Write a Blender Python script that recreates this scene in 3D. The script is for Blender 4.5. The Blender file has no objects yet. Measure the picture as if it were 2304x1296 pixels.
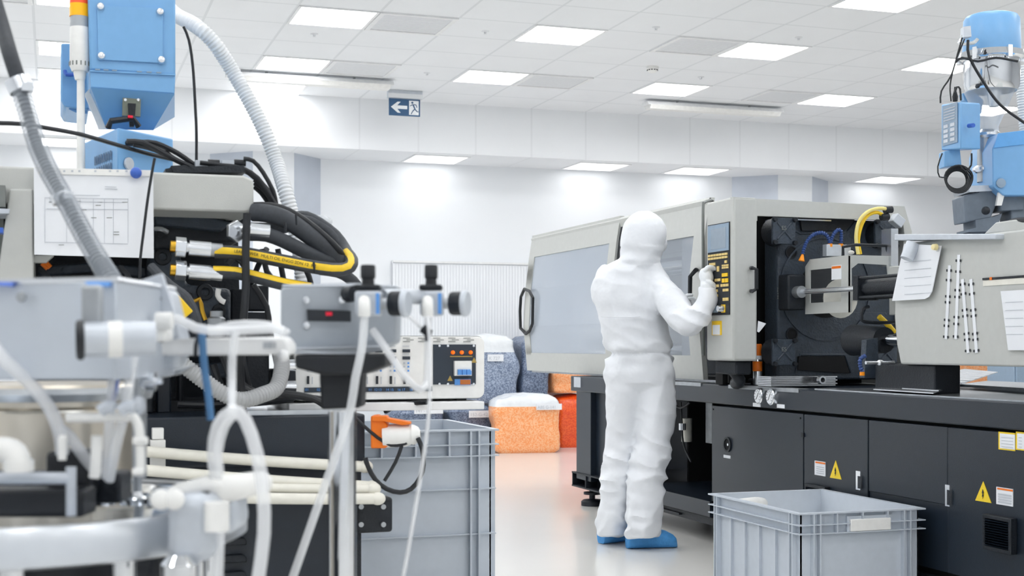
import bpy, bmesh, math, random
from mathutils import Vector, Matrix, noise
random.seed(7)
SC = bpy.context.scene
COL = SC.collection

# ------------------------------------------------------------------ camera, world, exposure
F, CX, HY, CH = 3055.0, 1152.0, 776.0, 1.08          # focal length, centre, horizon (pixels of a 2304 wide frame), eye height
TH = math.radians(18.7)
CT, ST = math.cos(TH), math.sin(TH)
cam = bpy.data.cameras.new('camera')
cam.sensor_width = 36.0
cam.lens = F * 36.0 / 2304.0
cam.shift_y = (HY - 648.0) / 2304.0
cam.clip_start = 0.05
cam.dof.use_dof = True
cam.dof.focus_distance = 6.0
cam.dof.aperture_fstop = 7.1
camo = bpy.data.objects.new('camera', cam)
COL.objects.link(camo)
camo.location = (0, 0, CH)
camo.rotation_euler = (math.radians(90), 0, -TH)
SC.camera = camo
w = bpy.data.worlds.new('world'); SC.world = w; w.use_nodes = True
w.node_tree.nodes['Background'].inputs[0].default_value = (0.9, 0.95, 1.0, 1)
w.node_tree.nodes['Background'].inputs[1].default_value = 1.0
SC.view_settings.view_transform = 'Standard'
SC.view_settings.look = 'None'
SC.view_settings.gamma = 1
SC.view_settings.use_curve_mapping = False
SC.view_settings.exposure = 0.0
LAMP = 11.8                                             # strength of the ceiling panels
try:
    SC.cycles.use_denoising = True
    SC.cycles.diffuse_bounces = 6
    SC.cycles.max_bounces = 12
    SC.cycles.transparent_max_bounces = 16
    SC.cycles.sample_clamp_indirect = 8
except Exception:
    pass

# ------------------------------------------------------------------ measuring helpers: a pixel and a known plane give a point
def ray(px, py):
    a = (px - CX) / F; b = (HY - py) / F
    return Vector((a*CT + ST, CT - a*ST, b))
def PD(px, py, d): r = ray(px, py)*d; r.z += CH; return r
def PX(px, py, X): r = ray(px, py); return PD(px, py, X/r.x)
def PY(px, py, Y): r = ray(px, py); return PD(px, py, Y/r.y)
def PZ(px, py, Z): r = ray(px, py); return PD(px, py, (Z-CH)/r.z)
RIGHT = Vector((CT, -ST, 0)); FWD = Vector((ST, CT, 0)); UP = Vector((0, 0, 1))
EX, EY, EZ = Vector((1,0,0)), Vector((0,1,0)), Vector((0,0,1))

# ------------------------------------------------------------------ materials
def srgb(h):
    if isinstance(h, str):
        v = [int(h[i:i+2], 16)/255 for i in (0, 2, 4)]
    else:
        v = [c/255 for c in h]
    return tuple((c/12.92 if c <= .04045 else ((c+.055)/1.055)**2.4) for c in v) + (1,)
MATS = {}
def mat(name, col, rough=.5, metal=0., var=.04, scale=30., bump=0., bscale=80., alpha=1., trans=0., coat=0., emit=0., ior=1.45, spec=.5, aniso=0.):
    m = bpy.data.materials.new(name); m.use_nodes = True; MATS[name] = m
    nt = m.node_tree; b = nt.nodes['Principled BSDF']
    c = srgb(col)
    tc = nt.nodes.new('ShaderNodeTexCoord')
    n = nt.nodes.new('ShaderNodeTexNoise'); n.inputs['Scale'].default_value = scale; n.inputs['Detail'].default_value = 3
    nt.links.new(tc.outputs['Object'], n.inputs['Vector'])
    r = nt.nodes.new('ShaderNodeValToRGB')
    r.color_ramp.elements[0].position = .3; r.color_ramp.elements[1].position = .7
    r.color_ramp.elements[0].color = tuple(x*(1-var) for x in c[:3]) + (1,)
    r.color_ramp.elements[1].color = tuple(min(1, x*(1+var)) for x in c[:3]) + (1,)
    nt.links.new(n.outputs['Fac'], r.inputs['Fac'])
    nt.links.new(r.outputs['Color'], b.inputs['Base Color'])
    b.inputs['Roughness'].default_value = rough
    b.inputs['Metallic'].default_value = metal
    b.inputs['IOR'].default_value = ior
    b.inputs['Specular IOR Level'].default_value = spec
    b.inputs['Coat Weight'].default_value = coat
    b.inputs['Transmission Weight'].default_value = trans
    b.inputs['Alpha'].default_value = alpha
    if emit:
        b.inputs['Emission Color'].default_value = c
        b.inputs['Emission Strength'].default_value = emit
    if bump:
        n2 = nt.nodes.new('ShaderNodeTexNoise'); n2.inputs['Scale'].default_value = bscale
        nt.links.new(tc.outputs['Object'], n2.inputs['Vector'])
        bp = nt.nodes.new('ShaderNodeBump'); bp.inputs['Strength'].default_value = bump; bp.inputs['Distance'].default_value = .01
        nt.links.new(n2.outputs['Fac'], bp.inputs['Height']); nt.links.new(bp.outputs['Normal'], b.inputs['Normal'])
    return m
def clear_mat(name, col, mixf, rough=.15, edge=.3):
    """glass-like film: transparent mixed with a glossy/diffuse coat, no refraction"""
    m = bpy.data.materials.new(name); m.use_nodes = True; MATS[name] = m
    nt = m.node_tree; out = nt.nodes['Material Output']; b = nt.nodes['Principled BSDF']
    b.inputs['Base Color'].default_value = srgb(col); b.inputs['Roughness'].default_value = rough
    t = nt.nodes.new('ShaderNodeBsdfTransparent'); mx = nt.nodes.new('ShaderNodeMixShader')
    lw = nt.nodes.new('ShaderNodeLayerWeight'); lw.inputs[0].default_value = .5
    pw = nt.nodes.new('ShaderNodeMath'); pw.operation = 'POWER'; pw.inputs[1].default_value = 3; nt.links.new(lw.outputs['Facing'], pw.inputs[0])
    ad = nt.nodes.new('ShaderNodeMath'); ad.operation = 'MULTIPLY_ADD'; ad.inputs[1].default_value = edge; ad.inputs[2].default_value = mixf; ad.use_clamp = True
    nt.links.new(pw.outputs[0], ad.inputs[0])
    nt.links.new(ad.outputs[0], mx.inputs[0]); nt.links.new(t.outputs[0], mx.inputs[1]); nt.links.new(b.outputs[0], mx.inputs[2])
    nt.links.new(mx.outputs[0], out.inputs['Surface'])
    return m
def grid_mat(name, col, line, sx, sy, ox, oy, lw, axes='XY', rough=.7, bump=0.0):
    """plain surface with thin joint lines every sx, sy metres"""
    m = mat(name, col, rough, var=.012, scale=2.5)
    nt = m.node_tree; b = nt.nodes['Principled BSDF']
    src = b.inputs['Base Color'].links[0].from_socket
    tc = nt.nodes.new('ShaderNodeTexCoord'); sp = nt.nodes.new('ShaderNodeSeparateXYZ')
    geo = nt.nodes.new('ShaderNodeNewGeometry')
    nt.links.new(geo.outputs['Position'], sp.inputs[0])
    acc = None
    for ax, s, o in ((axes[0], sx, ox), (axes[1], sy, oy)):
        if not s: continue
        a = nt.nodes.new('ShaderNodeMath'); a.operation = 'SUBTRACT'; a.inputs[1].default_value = o
        nt.links.new(sp.outputs[ax], a.inputs[0])
        p = nt.nodes.new('ShaderNodeMath'); p.operation = 'PINGPONG'; p.inputs[1].default_value = s/2
        nt.links.new(a.outputs[0], p.inputs[0])
        l = nt.nodes.new('ShaderNodeMath'); l.operation = 'LESS_THAN'; l.inputs[1].default_value = lw/2
        nt.links.new(p.outputs[0], l.inputs[0])
        if acc is None: acc = l
        else:
            mx = nt.nodes.new('ShaderNodeMath'); mx.operation = 'MAXIMUM'
            nt.links.new(acc.outputs[0], mx.inputs[0]); nt.links.new(l.outputs[0], mx.inputs[1]); acc = mx
    mix = nt.nodes.new('ShaderNodeMix'); mix.data_type = 'RGBA'
    nt.links.new(acc.outputs[0], mix.inputs[0]); nt.links.new(src, mix.inputs[6]); mix.inputs[7].default_value = srgb(line)
    nt.links.new(mix.outputs[2], b.inputs['Base Color'])
    return m
def pellet_mat(name, c1, c2, sc=45):
    m = bpy.data.materials.new(name); m.use_nodes = True; MATS[name] = m
    nt = m.node_tree; b = nt.nodes['Principled BSDF']
    tc = nt.nodes.new('ShaderNodeTexCoord')
    v = nt.nodes.new('ShaderNodeTexVoronoi'); v.inputs['Scale'].default_value = sc
    n = nt.nodes.new('ShaderNodeTexNoise'); n.inputs['Scale'].default_value = sc*.5; n.inputs['Detail'].default_value = 4
    nt.links.new(tc.outputs['Object'], v.inputs['Vector']); nt.links.new(tc.outputs['Object'], n.inputs['Vector'])
    ad = nt.nodes.new('ShaderNodeMath'); ad.operation = 'MULTIPLY'
    nt.links.new(v.outputs['Distance'], ad.inputs[0]); nt.links.new(n.outputs['Fac'], ad.inputs[1])
    r = nt.nodes.new('ShaderNodeValToRGB')
    r.color_ramp.elements[0].position = .12; r.color_ramp.elements[1].position = .34
    r.color_ramp.elements[0].color = srgb(c1); r.color_ramp.elements[1].color = srgb(c2)
    nt.links.new(ad.outputs[0], r.inputs['Fac']); nt.links.new(r.outputs['Color'], b.inputs['Base Color'])
    bp = nt.nodes.new('ShaderNodeBump'); bp.inputs['Strength'].default_value = .5; bp.inputs['Distance'].default_value = .01
    nt.links.new(ad.outputs[0], bp.inputs['Height']); nt.links.new(bp.outputs['Normal'], b.inputs['Normal'])
    b.inputs['Roughness'].default_value = .3
    b.inputs['Coat Weight'].default_value = .4
    return m

M_ceil = grid_mat('ceiling_tiles', (236,238,241), (222,225,228), .597, .585, 1.66, 9.64, .02, 'XY', .8)
M_soff = grid_mat('soffit_panels', (236,238,241), (229,231,234), .597, 0, 1.66, 0, .018, 'XZ', .7)
M_wall = mat('white_wall_paint', (236,239,243), .6, var=.01, scale=1.5)
M_floor = mat('polished_resin_floor', (224,223,219), .20, var=.02, scale=1.2, spec=.55)
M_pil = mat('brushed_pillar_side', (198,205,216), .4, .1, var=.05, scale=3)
M_lamp = mat('lamp_diffuser', (255,255,255), .5, var=0, emit=LAMP)
M_lampd = mat('soffit_lamp_diffuser', (255,255,255), .5, var=0, emit=LAMP*.22)
M_white = mat('white_plastic', (236,236,234), .4)
M_whitem = mat('white_metal', (232,233,234), .45)
M_vent = mat('vent_mesh', (226,228,231), .7, var=.02)
M_grey = mat('warm_grey_enamel', (190,192,189), .5, var=.02, bump=.12, bscale=500)
M_greyd = mat('dark_grey_trim', (120,124,122), .5)  # one even darker grey for trim, rails and small marks
M_base = mat('charcoal_enamel', (22,32,44), .34, var=.06, bump=.15, bscale=400, spec=.6)
M_black = mat('matt_black_paint', (22,28,36), .5, var=.1, bump=.2, bscale=120)
M_cast = mat('black_cast_iron', (50,60,72), .45, var=.15, bump=.35, bscale=90, spec=.6)
M_void = mat('painted_interior_shade', (11,13,16), .8)  # near-black colour standing in for shade inside openings and gaps
M_rub = mat('black_rubber', (30,33,38), .45, var=.1)
M_hose = mat('dark_hydraulic_hose', (58,62,68), .6, var=.12, scale=120)
M_yel = mat('yellow_stripe', (235,196,38), .5, var=.08)
M_yelw = mat('yellow_warning', (240,208,48), .5)
M_blue = mat('blue_enamel', (120,171,218), .35, var=.02)
M_blued = mat('royal_blue_plastic', (60,100,190), .4)
M_paleblue = mat('pale_blue_plate', (140,160,180), .5)
M_steel = mat('brushed_steel', (228,231,235), .22, .9, var=.06, scale=20)
M_steeld = mat('dull_steel', (170,174,178), .4, .8, var=.1, scale=30)
M_chrome = mat('polished_steel', (225,227,230), .08, 1., var=.03)
M_alu = mat('anodised_aluminium', (196,202,210), .42, .3, var=.05)
M_brass = mat('brass', (210,165,60), .3, 1.)
M_suit = mat('white_coverall_fabric', (230,233,238), .8, var=.01, bump=.5, bscale=16)
M_glove = mat('white_glove', (238,242,246), .6)
M_shoe = mat('blue_overshoe', (74,150,214), .55, var=.06, bump=.4, bscale=40)
M_skin = mat('skin', (215,170,145), .6)
M_crate = mat('grey_polypropylene', (192,200,210), .45, var=.02)
M_film = clear_mat('clear_film', (225,230,235), .35, .2)
M_glass = clear_mat('door_acrylic', (205,214,226), .5, .12)  # pale half-opaque tint puts the pane's reflections into its colour
M_glassc = clear_mat('guard_acrylic', (205,214,226), .02, .08, .06)
M_tube = clear_mat('clear_tube', (250,252,255), .5, .2)
M_mesh = clear_mat('ribbed_clear_hose', (176,184,194), .4, .3)
M_cream = mat('cream_pipe', (228,226,216), .4)
M_or = mat('orange_plastic', (236,120,30), .4)
M_red = mat('glowing_red', (200,20,50), .4, emit=.4)
M_amber = mat('amber_lens', (255,185,20), .3, emit=.15)
M_redlens = mat('red_orange_lens', (245,90,50), .3, emit=.15)
M_clearlens = mat('ribbed_grey_lens', (175,180,185), .3)
M_paper = mat('paper', (232,235,240), .6, var=.01)
M_ink = mat('pale_ink', (190,195,202), .7)
M_dink = mat('dark_ink', (40,44,50), .7)
M_lcd = mat('lcd_screen', (150,164,178), .2)
M_key = mat('cream_key', (226,200,130), .5)
M_keyy = mat('yellow_key', (244,200,30), .5)
M_signb = mat('sign_blue', (52,90,128), .5)
M_signw = mat('sign_white', (240,243,246), .5)
M_bluel = mat('blue_print', (90,150,220), .5)
M_lid = mat('galvanised_tray', (190,194,198), .22, .9, var=.1)
M_peach = pellet_mat('peach_granules', (250,150,80), (254,190,140), 75)
M_orange = pellet_mat('orange_granules', (228,66,12), (250,104,36), 75)
M_slate = pellet_mat('slate_granules', (96,112,140), (165,178,200), 75)
M_slated = pellet_mat('dark_slate_granules', (66,80,106), (122,137,162), 75)
M_bagfilm = mat('bag_film', (232,236,240), .25, var=.04, scale=12, bump=.8, bscale=14)
M_conv = mat('corrugated_white', (226,228,230), .5)

# ------------------------------------------------------------------ mesh builder
def frames(pts, ref=None):
    out = []; n = len(pts); N = None
    for i in range(n):
        t = (pts[min(i+1, n-1)] - pts[max(i-1, 0)])
        t = t.normalized() if t.length > 1e-9 else Vector((0,0,1))
        if ref is not None:
            v = ref - t*ref.dot(t)
            if v.length > .25: N2 = v.normalized()
            else: N2 = None
        else: N2 = None
        if N2 is None:
            if N is None:
                a = Vector((0,0,1)) if abs(t.z) < .9 else Vector((1,0,0))
                N2 = (a - t*a.dot(t)).normalized()
            else:
                v = N - t*N.dot(t); N2 = v.normalized()
        N = N2
        out.append((pts[i], t, N, t.cross(N)))
    return out
def catmull(pts, step):
    pts = [Vector(p) for p in pts]
    if len(pts) < 3:
        L = (pts[1]-pts[0]).length; k = max(1, int(L/step))
        return [pts[0].lerp(pts[1], i/k) for i in range(k+1)]
    P = [pts[0]*2-pts[1]] + pts + [pts[-1]*2-pts[-2]]
    out = []
    for i in range(1, len(P)-2):
        p0, p1, p2, p3 = P[i-1:i+3]
        k = max(2, int((p2-p1).length/step))
        for j in range(k):
            t = j/k
            out.append(.5*((2*p1) + (p2-p0)*t + (2*p0-5*p1+4*p2-p3)*t*t + (3*p1-p0-3*p2+p3)*t**3))
    out.append(pts[-1])
    return out
TOCAM = Vector((-ST, -CT, .15))

class MB:
    def __init__(s): s.b = bmesh.new(); s.mi = 0
    def face(s, vs, smooth=False):
        try: f = s.b.faces.new(vs)
        except ValueError: return None
        f.material_index = s.mi; return f
    def box(s, c, size, rz=0., rot=None):
        c = Vector(c); h = Vector(size)/2
        R = rot if rot is not None else Matrix.Rotation(rz, 3, 'Z')
        v = [s.b.verts.new(c + R @ Vector((x*h.x, y*h.y, z*h.z))) for x in (-1,1) for y in (-1,1) for z in (-1,1)]
        for q in ((0,1,3,2),(4,6,7,5),(0,4,5,1),(2,3,7,6),(0,2,6,4),(1,5,7,3)): s.face([v[i] for i in q])
        return s
    def bb(s, a, b): a, b = Vector(a), Vector(b); return s.box((a+b)/2, [abs(x) for x in (b-a)])
    def prism(s, pts, vec):
        pts = [Vector(p) for p in pts]; vec = Vector(vec)
        a = [s.b.verts.new(p) for p in pts]; b = [s.b.verts.new(p+vec) for p in pts]; n = len(pts)
        s.face(a[::-1]); s.face(b)
        for i in range(n): s.face([a[i], a[(i+1)%n], b[(i+1)%n], b[i]])
        return s
    def px(s, pix, X, dx): return s.prism([PX(x, y, X) for x, y in pix], (dx,0,0))
    def py(s, pix, Y, dy): return s.prism([PY(x, y, Y) for x, y in pix], (0,dy,0))
    def pd(s, pix, d, dd): return s.prism([PD(x, y, d) for x, y in pix], FWD*dd)
    def ring(s, outer, inner, vec):
        """a plate with one hole; outer and inner loops have the same number of points"""
        vec = Vector(vec); n = len(outer)
        o = [s.b.verts.new(Vector(p)) for p in outer]; i_ = [s.b.verts.new(Vector(p)) for p in inner]
        o2 = [s.b.verts.new(Vector(p)+vec) for p in outer]; i2 = [s.b.verts.new(Vector(p)+vec) for p in inner]
        for k in range(n):
            j = (k+1) % n
            s.face([o[k], o[j], i_[j], i_[k]]); s.face([o2[j], o2[k], i2[k], i2[j]])
            s.face([o[j], o[k], o2[k], o2[j]]); s.face([i_[k], i_[j], i2[j], i2[k]])
        return s
    def cyl(s, p0, p1, r0, r1=None, seg=20, caps=True):
        p0, p1 = Vector(p0), Vector(p1); r1 = r0 if r1 is None else r1
        fr = frames([p0, p1]); rings = []
        for (p, t, N, B), r in zip(fr, (r0, r1)):
            rings.append([s.b.verts.new(p + (N*math.cos(2*math.pi*k/seg) + B*math.sin(2*math.pi*k/seg))*r) for k in range(seg)])
        for k in range(seg):
            j = (k+1) % seg; s.face([rings[0][k], rings[0][j], rings[1][j], rings[1][k]])
        if caps: s.face(rings[0][::-1]); s.face(rings[1])
        return s
    def tube(s, pts, r, seg=12, step=.02, corr=None, stripe=None, ref=None, caps=True, raw=False):
        P = [Vector(q) for q in pts] if raw else catmull(pts, step)
        fr = frames(P, ref)
        L = 0; rings = []
        n = len(fr)
        for i, (p, t, N, B) in enumerate(fr):
            if i: L += (p - fr[i-1][0]).length
            rr = r(i/(n-1)) if callable(r) else r
            if corr: rr += corr[1]*math.sin(2*math.pi*L/corr[0])
            rings.append([s.b.verts.new(p + (N*math.cos(2*math.pi*k/seg) + B*math.sin(2*math.pi*k/seg))*rr) for k in range(seg)])
        for i in range(n-1):
            for k in range(seg):
                j = (k+1) % seg
                f = s.face([rings[i][k], rings[i][j], rings[i+1][j], rings[i+1][k]])
                if f and stripe is not None:
                    a = 360*(k+.5)/seg
                    if abs((a - stripe[0] + 180) % 360 - 180) < stripe[1]: f.material_index = 1
        if caps: s.face(rings[0][::-1]); s.face(rings[-1])
        return s
    def lathe(s, prof, base=(0,0,0), axis=EZ, seg=32):
        base = Vector(base); ax = Vector(axis).normalized()
        a = Vector((0,0,1)) if abs(ax.z) < .9 else Vector((1,0,0))
        N = (a - ax*a.dot(ax)).normalized(); B = ax.cross(N); rings = []
        for r, z in prof:
            if r < 1e-6: rings.append([s.b.verts.new(base+ax*z)])
            else: rings.append([s.b.verts.new(base + ax*z + (N*math.cos(2*math.pi*k/seg) + B*math.sin(2*math.pi*k/seg))*r) for k in range(seg)])
        for A, C in zip(rings, rings[1:]):
            for k in range(seg):
                j = (k+1) % seg
                if len(A) == 1 and len(C) == 1: continue
                if len(A) == 1: s.face([A[0], C[j], C[k]])
                elif len(C) == 1: s.face([A[k], A[j], C[0]])
                else: s.face([A[k], A[j], C[j], C[k]])
        return s
    def ball(s, c, r, seg=16, rings=10, rot=None):
        c = Vector(c); r = Vector((r,r,r)) if isinstance(r, (int,float)) else Vector(r)
        R = rot if rot is not None else Matrix.Identity(3)
        rows = []
        for i in range(rings+1):
            th = math.pi*i/rings
            if i in (0, rings): rows.append([s.b.verts.new(c + R@Vector((0,0,r.z*math.cos(th))))])
            else: rows.append([s.b.verts.new(c + R@Vector((r.x*math.sin(th)*math.cos(2*math.pi*k/seg), r.y*math.sin(th)*math.sin(2*math.pi*k/seg), r.z*math.cos(th)))) for k in range(seg)])
        for A, C in zip(rows, rows[1:]):
            for k in range(seg):
                j = (k+1) % seg
                if len(A) == 1: s.face([A[0], C[k], C[j]])
                elif len(C) == 1: s.face([A[k], C[0], A[j]])
                else: s.face([A[k], C[k], C[j], A[j]])
        return s
    def loft(s, rings, caps=True):
        vr = [[s.b.verts.new(Vector(p)) for p in r] for r in rings]; n = len(vr[0])
        for A, C in zip(vr, vr[1:]):
            for k in range(n):
                j = (k+1) % n; s.face([A[k], A[j], C[j], C[k]])
        if caps: s.face(vr[0][::-1]); s.face(vr[-1])
        return s
    def build(s, name, material, parent=None, bev=0., smooth=True, fix=True, loc=None):
        if fix: bmesh.ops.recalc_face_normals(s.b, faces=s.b.faces[:])
        me = bpy.data.meshes.new(name); s.b.to_mesh(me); s.b.free()
        for m in (material if isinstance(material, (list, tuple)) else [material]): me.materials.append(m)
        return link(name, me, parent, bev, smooth, loc)
def world_of(o):
    M = Matrix.Identity(4)
    while o is not None:
        M = o.matrix_basis @ M; o = o.parent
    return M
def link(name, me, parent=None, bev=0., smooth=True, loc=None):
    o = bpy.data.objects.new(name, me); COL.objects.link(o)
    if parent is not None:
        o.parent = parent; me.transform(world_of(parent).inverted())
    else:
        xs = [v.co for v in me.vertices]
        if xs:
            L = Vector(loc) if loc is not None else Vector(((min(v.x for v in xs)+max(v.x for v in xs))/2, (min(v.y for v in xs)+max(v.y for v in xs))/2, min(v.z for v in xs)))
            me.transform(Matrix.Translation(-L)); o.location = L
    if smooth:
        for p in me.polygons: p.use_smooth = True
        try: me.set_sharp_from_angle(angle=math.radians(35))
        except Exception: pass
    if bev:
        b = o.modifiers.new('bevel', 'BEVEL'); b.width = bev; b.segments = 2; b.limit_method = 'ANGLE'; b.angle_limit = math.radians(40)
    return o
def tag(o, label, cat, group=None):
    o['label'] = label; o['category'] = cat
    if group: o['group'] = group
    return o
def thing(name, label, cat, loc, rz=0., group=None):
    o = bpy.data.objects.new(name, None); COL.objects.link(o)
    o.location = Vector(loc); o.rotation_euler = (0, 0, rz); o.empty_display_size = .1
    return tag(o, label, cat, group)
def lab(o, text): o['label'] = text; return o
def struct(name, mb, m, **k):
    o = mb.build(name, m, **k); o['kind'] = 'structure'; return o
def copy_tree(o, parent=None):
    c = o.copy(); COL.objects.link(c); c.parent = parent
    for ch in list(o.children): copy_tree(ch, c)
    return c
def text_mesh(s, size):
    cu = bpy.data.curves.new('txt', 'FONT'); cu.body = s; cu.size = size; cu.align_x = 'LEFT'
    ob = bpy.data.objects.new('txt', cu); COL.objects.link(ob)
    dg = bpy.context.evaluated_depsgraph_get()
    me = bpy.data.meshes.new_from_object(ob.evaluated_get(dg))
    bpy.data.objects.remove(ob); bpy.data.curves.remove(cu)
    return me
def text(name, s, size, org, xd, yd, m, parent, off=.0015):
    """flat printed characters lying on a surface"""
    me = text_mesh(s, size); xd = Vector(xd).normalized(); yd = Vector(yd).normalized(); nz = xd.cross(yd)
    for v in me.vertices: v.co = Vector(org) + xd*v.co.x + yd*v.co.y + nz*off
    me.materials.clear(); me.materials.append(m)
    return link(name, me, parent, smooth=False)
def hose_text(s, size, pts, r, m, parent, start, ang, ref, step=.02):
    P = catmull(pts, step); fr = frames(P, ref); S = [0]
    for a, b in zip(P, P[1:]): S.append(S[-1]+(b-a).length)
    me = text_mesh(s, size)
    for v in me.vertices:
        q = start + v.co.x; i = 0
        while i < len(S)-2 and S[i+1] < q: i += 1
        f = (q-S[i])/max(1e-6, S[i+1]-S[i]); p = fr[i][0].lerp(fr[i+1][0], f)
        N = fr[i][2].lerp(fr[i+1][2], f); B = fr[i][3].lerp(fr[i+1][3], f)
        a = math.radians(ang) - (v.co.y-size*.35)/r
        v.co = p + (N*math.cos(a) + B*math.sin(a))*(r+.0008)
    me.materials.clear(); me.materials.append(m)
    return link('hose_print', me, parent, smooth=False)

def circ(c, u, v, r, n=24, r2=None):
    r2 = r if r2 is None else r2
    return [Vector(c) + Vector(u)*math.cos(2*math.pi*k/n)*r + Vector(v)*math.sin(2*math.pi*k/n)*r2 for k in range(n)]

# ================================================================== THE ROOM
ZC, ZS, YS, YW = 3.50, 3.00, 13.1, 13.9
XL, XR, YB = -6.0, 15.0, -5.0
struct('floor', MB().bb((XL,YB,-.1), (XR,YW+.5,0)), M_floor, smooth=False)
struct('ceiling', MB().bb((XL,YB,ZC), (XR,YS+.1,ZC+.1)), M_ceil, smooth=False)
s_ = MB(); s_.bb((XL,YS,ZS), (XR,YS+.02,ZC)); s_.bb((XL,YS+.02,ZS), (XR,YW+.3,ZS+.04))
struct('trim_1', s_, M_soff, smooth=False)
struct('wall_back', MB().bb((XL,YW,0), (XR,YW+.1,ZS+.3)), M_wall, smooth=False)
struct('wall_left', MB().bb((XL-.1,YB,0), (XL,YW+.1,ZC)), M_wall, smooth=False)
struct('wall_right', MB().bb((XR,YB,0), (XR+.1,YW+.1,ZC)), M_wall, smooth=False)
struct('wall_front', MB().bb((XL,YB-.1,0), (XR,YB,ZC)), M_wall, smooth=False)
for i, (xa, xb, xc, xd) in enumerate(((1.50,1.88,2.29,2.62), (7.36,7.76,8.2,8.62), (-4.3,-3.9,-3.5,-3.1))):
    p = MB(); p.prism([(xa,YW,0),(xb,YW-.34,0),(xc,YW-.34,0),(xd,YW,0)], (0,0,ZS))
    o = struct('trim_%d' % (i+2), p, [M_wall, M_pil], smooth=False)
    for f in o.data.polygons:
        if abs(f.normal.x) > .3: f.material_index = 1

# recessed 600 mm light panels
def make_lamp(label, grp, dm=None):
    t = thing('ceiling_light_panel', label, 'ceiling light', (0,0,0), 0, grp)
    o = [(-.295,-.285,0),(.295,-.285,0),(.295,.285,0),(-.295,.285,0)]; i = [(x*.925,y*.925,z) for x,y,z in o]
    MB().ring(o, i, (0,0,-.008)).build('frame', M_whitem, t, smooth=False)
    MB().bb((-.274,-.266,-.004),(.274,.266,-.002)).build('diffuser', dm or M_lamp, t, smooth=False)
    return t
lamps = []
colx = [1.96-1.79*3+1.79*k for k in range(8)]
GR = 'square light panels in the main ceiling'
seen = {(1.96,9.93):'lit square light panel nearest the top left hose, left of a dark ceiling vent, near top of photo',
        (1.96,11.69):'lit square light panel just above the left hanging batten light',
        (1.96,12.83):'lit square light panel between left hanging batten and the soffit edge',
        (3.75,9.93):'lit square light panel at the top centre of the ceiling, no vent beside it',
        (3.75,11.69):'lit square light panel to the right of and above the exit sign',
        (5.54,8.18):'lit square light panel cut off by the top edge of the photo at right',
        (5.54,9.93):'lit square light panel touching the right side of the upper right vent',
        (5.54,11.69):'lit square light panel just above the left end of the right hanging batten',
        (7.33,9.93):'lit square light panel behind the blue vacuum loader cables',
        (7.33,11.69):'lit square light panel beyond the right end of the right hanging batten'}
proto = None
for x in colx:
    for y in (-3.3,-1.1,1.1,3.0,4.7,6.43,8.18,9.93,11.69,12.83):
        if y == 12.83 and x > 2.5: continue
        key = (round(x,2), y)
        l = seen.get(key, 'lit square light panel in the left part of the ceiling behind the blue hopper' if (x < 1 and y > 7) else 'lit square light panel in the ceiling outside the photo, above the work area')
        if proto is None: proto = o = make_lamp(l, GR)
        else: o = copy_tree(proto); o['label'] = l
        o.location = (x, y, ZC)
for x, l in ((3.75,'lit panel under the soffit nearest the exit sign, leftmost in view over the radiator'), (5.54,'lit panel under the soffit above the operator, left of a close pair'),
             (6.734,'lit panel under the soffit, right of the close pair, above the grey machine'), (9.2,'lit panel under the soffit beside the blue cable box at right'),
             (.175,'lit panel under the soffit glimpsed left of the blue hopper'), (-2.2,'lit panel under the soffit hidden beyond the left edge'), (11.6,'lit panel under the soffit hidden beyond the right edge')):
    o = make_lamp(l, 'square light panels under the soffit', M_lampd); o.location = (x, 13.55, ZS)

def make_vent():
    t = thing('ceiling_vent', '', 'ceiling vent', (0,0,0), 0, 'square ceiling vents')
    o = [(-.295,-.285,0),(.295,-.285,0),(.295,.285,0),(-.295,.285,0)]; i = [(x*.88,y*.88,z) for x,y,z in o]
    MB().ring(o, i, (0,0,-.012)).build('frame', M_whitem, t, smooth=False)
    g = MB().bb((-.26,-.25,-.004),(.26,.25,-.002))
    for k in range(14): g.bb((-.26,-.245+k*.036,-.0055),(.26,-.225+k*.036,-.004))
    g.build('grille', M_vent, t, smooth=False)
    return t
vp = make_vent()
for k, (x, y, l) in enumerate(((2.557,9.93,'grey square ceiling vent right of the largest light panel at upper left'), (2.557,11.69,'grey square ceiling vent above the left hanging batten light'),
        (4.347,11.69,'grey square ceiling vent directly right of the centre light panel'), (4.943,9.93,'grey square ceiling vent at upper right, left of a light panel'),
        (6.734,11.69,'grey square ceiling vent farthest right, above the right batten'), (-.425,9.93,'grey square ceiling vent in the top left corner of the photo'))):
    o = vp if k == 0 else copy_tree(vp); o.location = (x, y, ZC); o['label'] = l
# sprinkler heads and detector
heads = [(707,76,'first from the left, under the large light panel'), (961,164,'above the exit sign'), (1092,70,'between two large light panels'), (1476,61,'above the smoke detector'), (1797,84,'right of the upper right light panel'), (1577,173,'just right of the smoke detector')]
sh = None
for px_, py_, l in heads:
    if sh is None:
        sh = MB().lathe([(.0,0),(.03,0),(.03,-.004),(.012,-.008),(.008,-.02),(.016,-.024),(0,-.026)]).build('ceiling_sprinkler', M_vent)
        o = sh
    else: o = sh.copy(); COL.objects.link(o)
    p = PZ(px_, py_, ZC); o.location = (p.x, p.y, ZC - .026 if o is sh else ZC-.026)
    tag(o, 'tiny sprinkler head in the white ceiling, ' + l, 'sprinkler', 'sprinkler heads')
p = PZ(1468, 150, ZC)
t = thing('smoke_detector', 'round white smoke detector on the ceiling with a ring of dark slots', 'smoke detector', (p.x, p.y, ZC))
MB().lathe([(0,0),(.055,0),(.055,-.02),(.045,-.028),(.045,-.036),(.03,-.05),(0,-.05)], p).build('housing', M_white, t)
sl = MB()
for k in range(12):
    a = k*math.pi/6; sl.box(p+Vector((math.cos(a)*.0455, math.sin(a)*.0455, -.032)), (.006,.012,.008), a)
sl.build('slots', M_dink, t)
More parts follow.
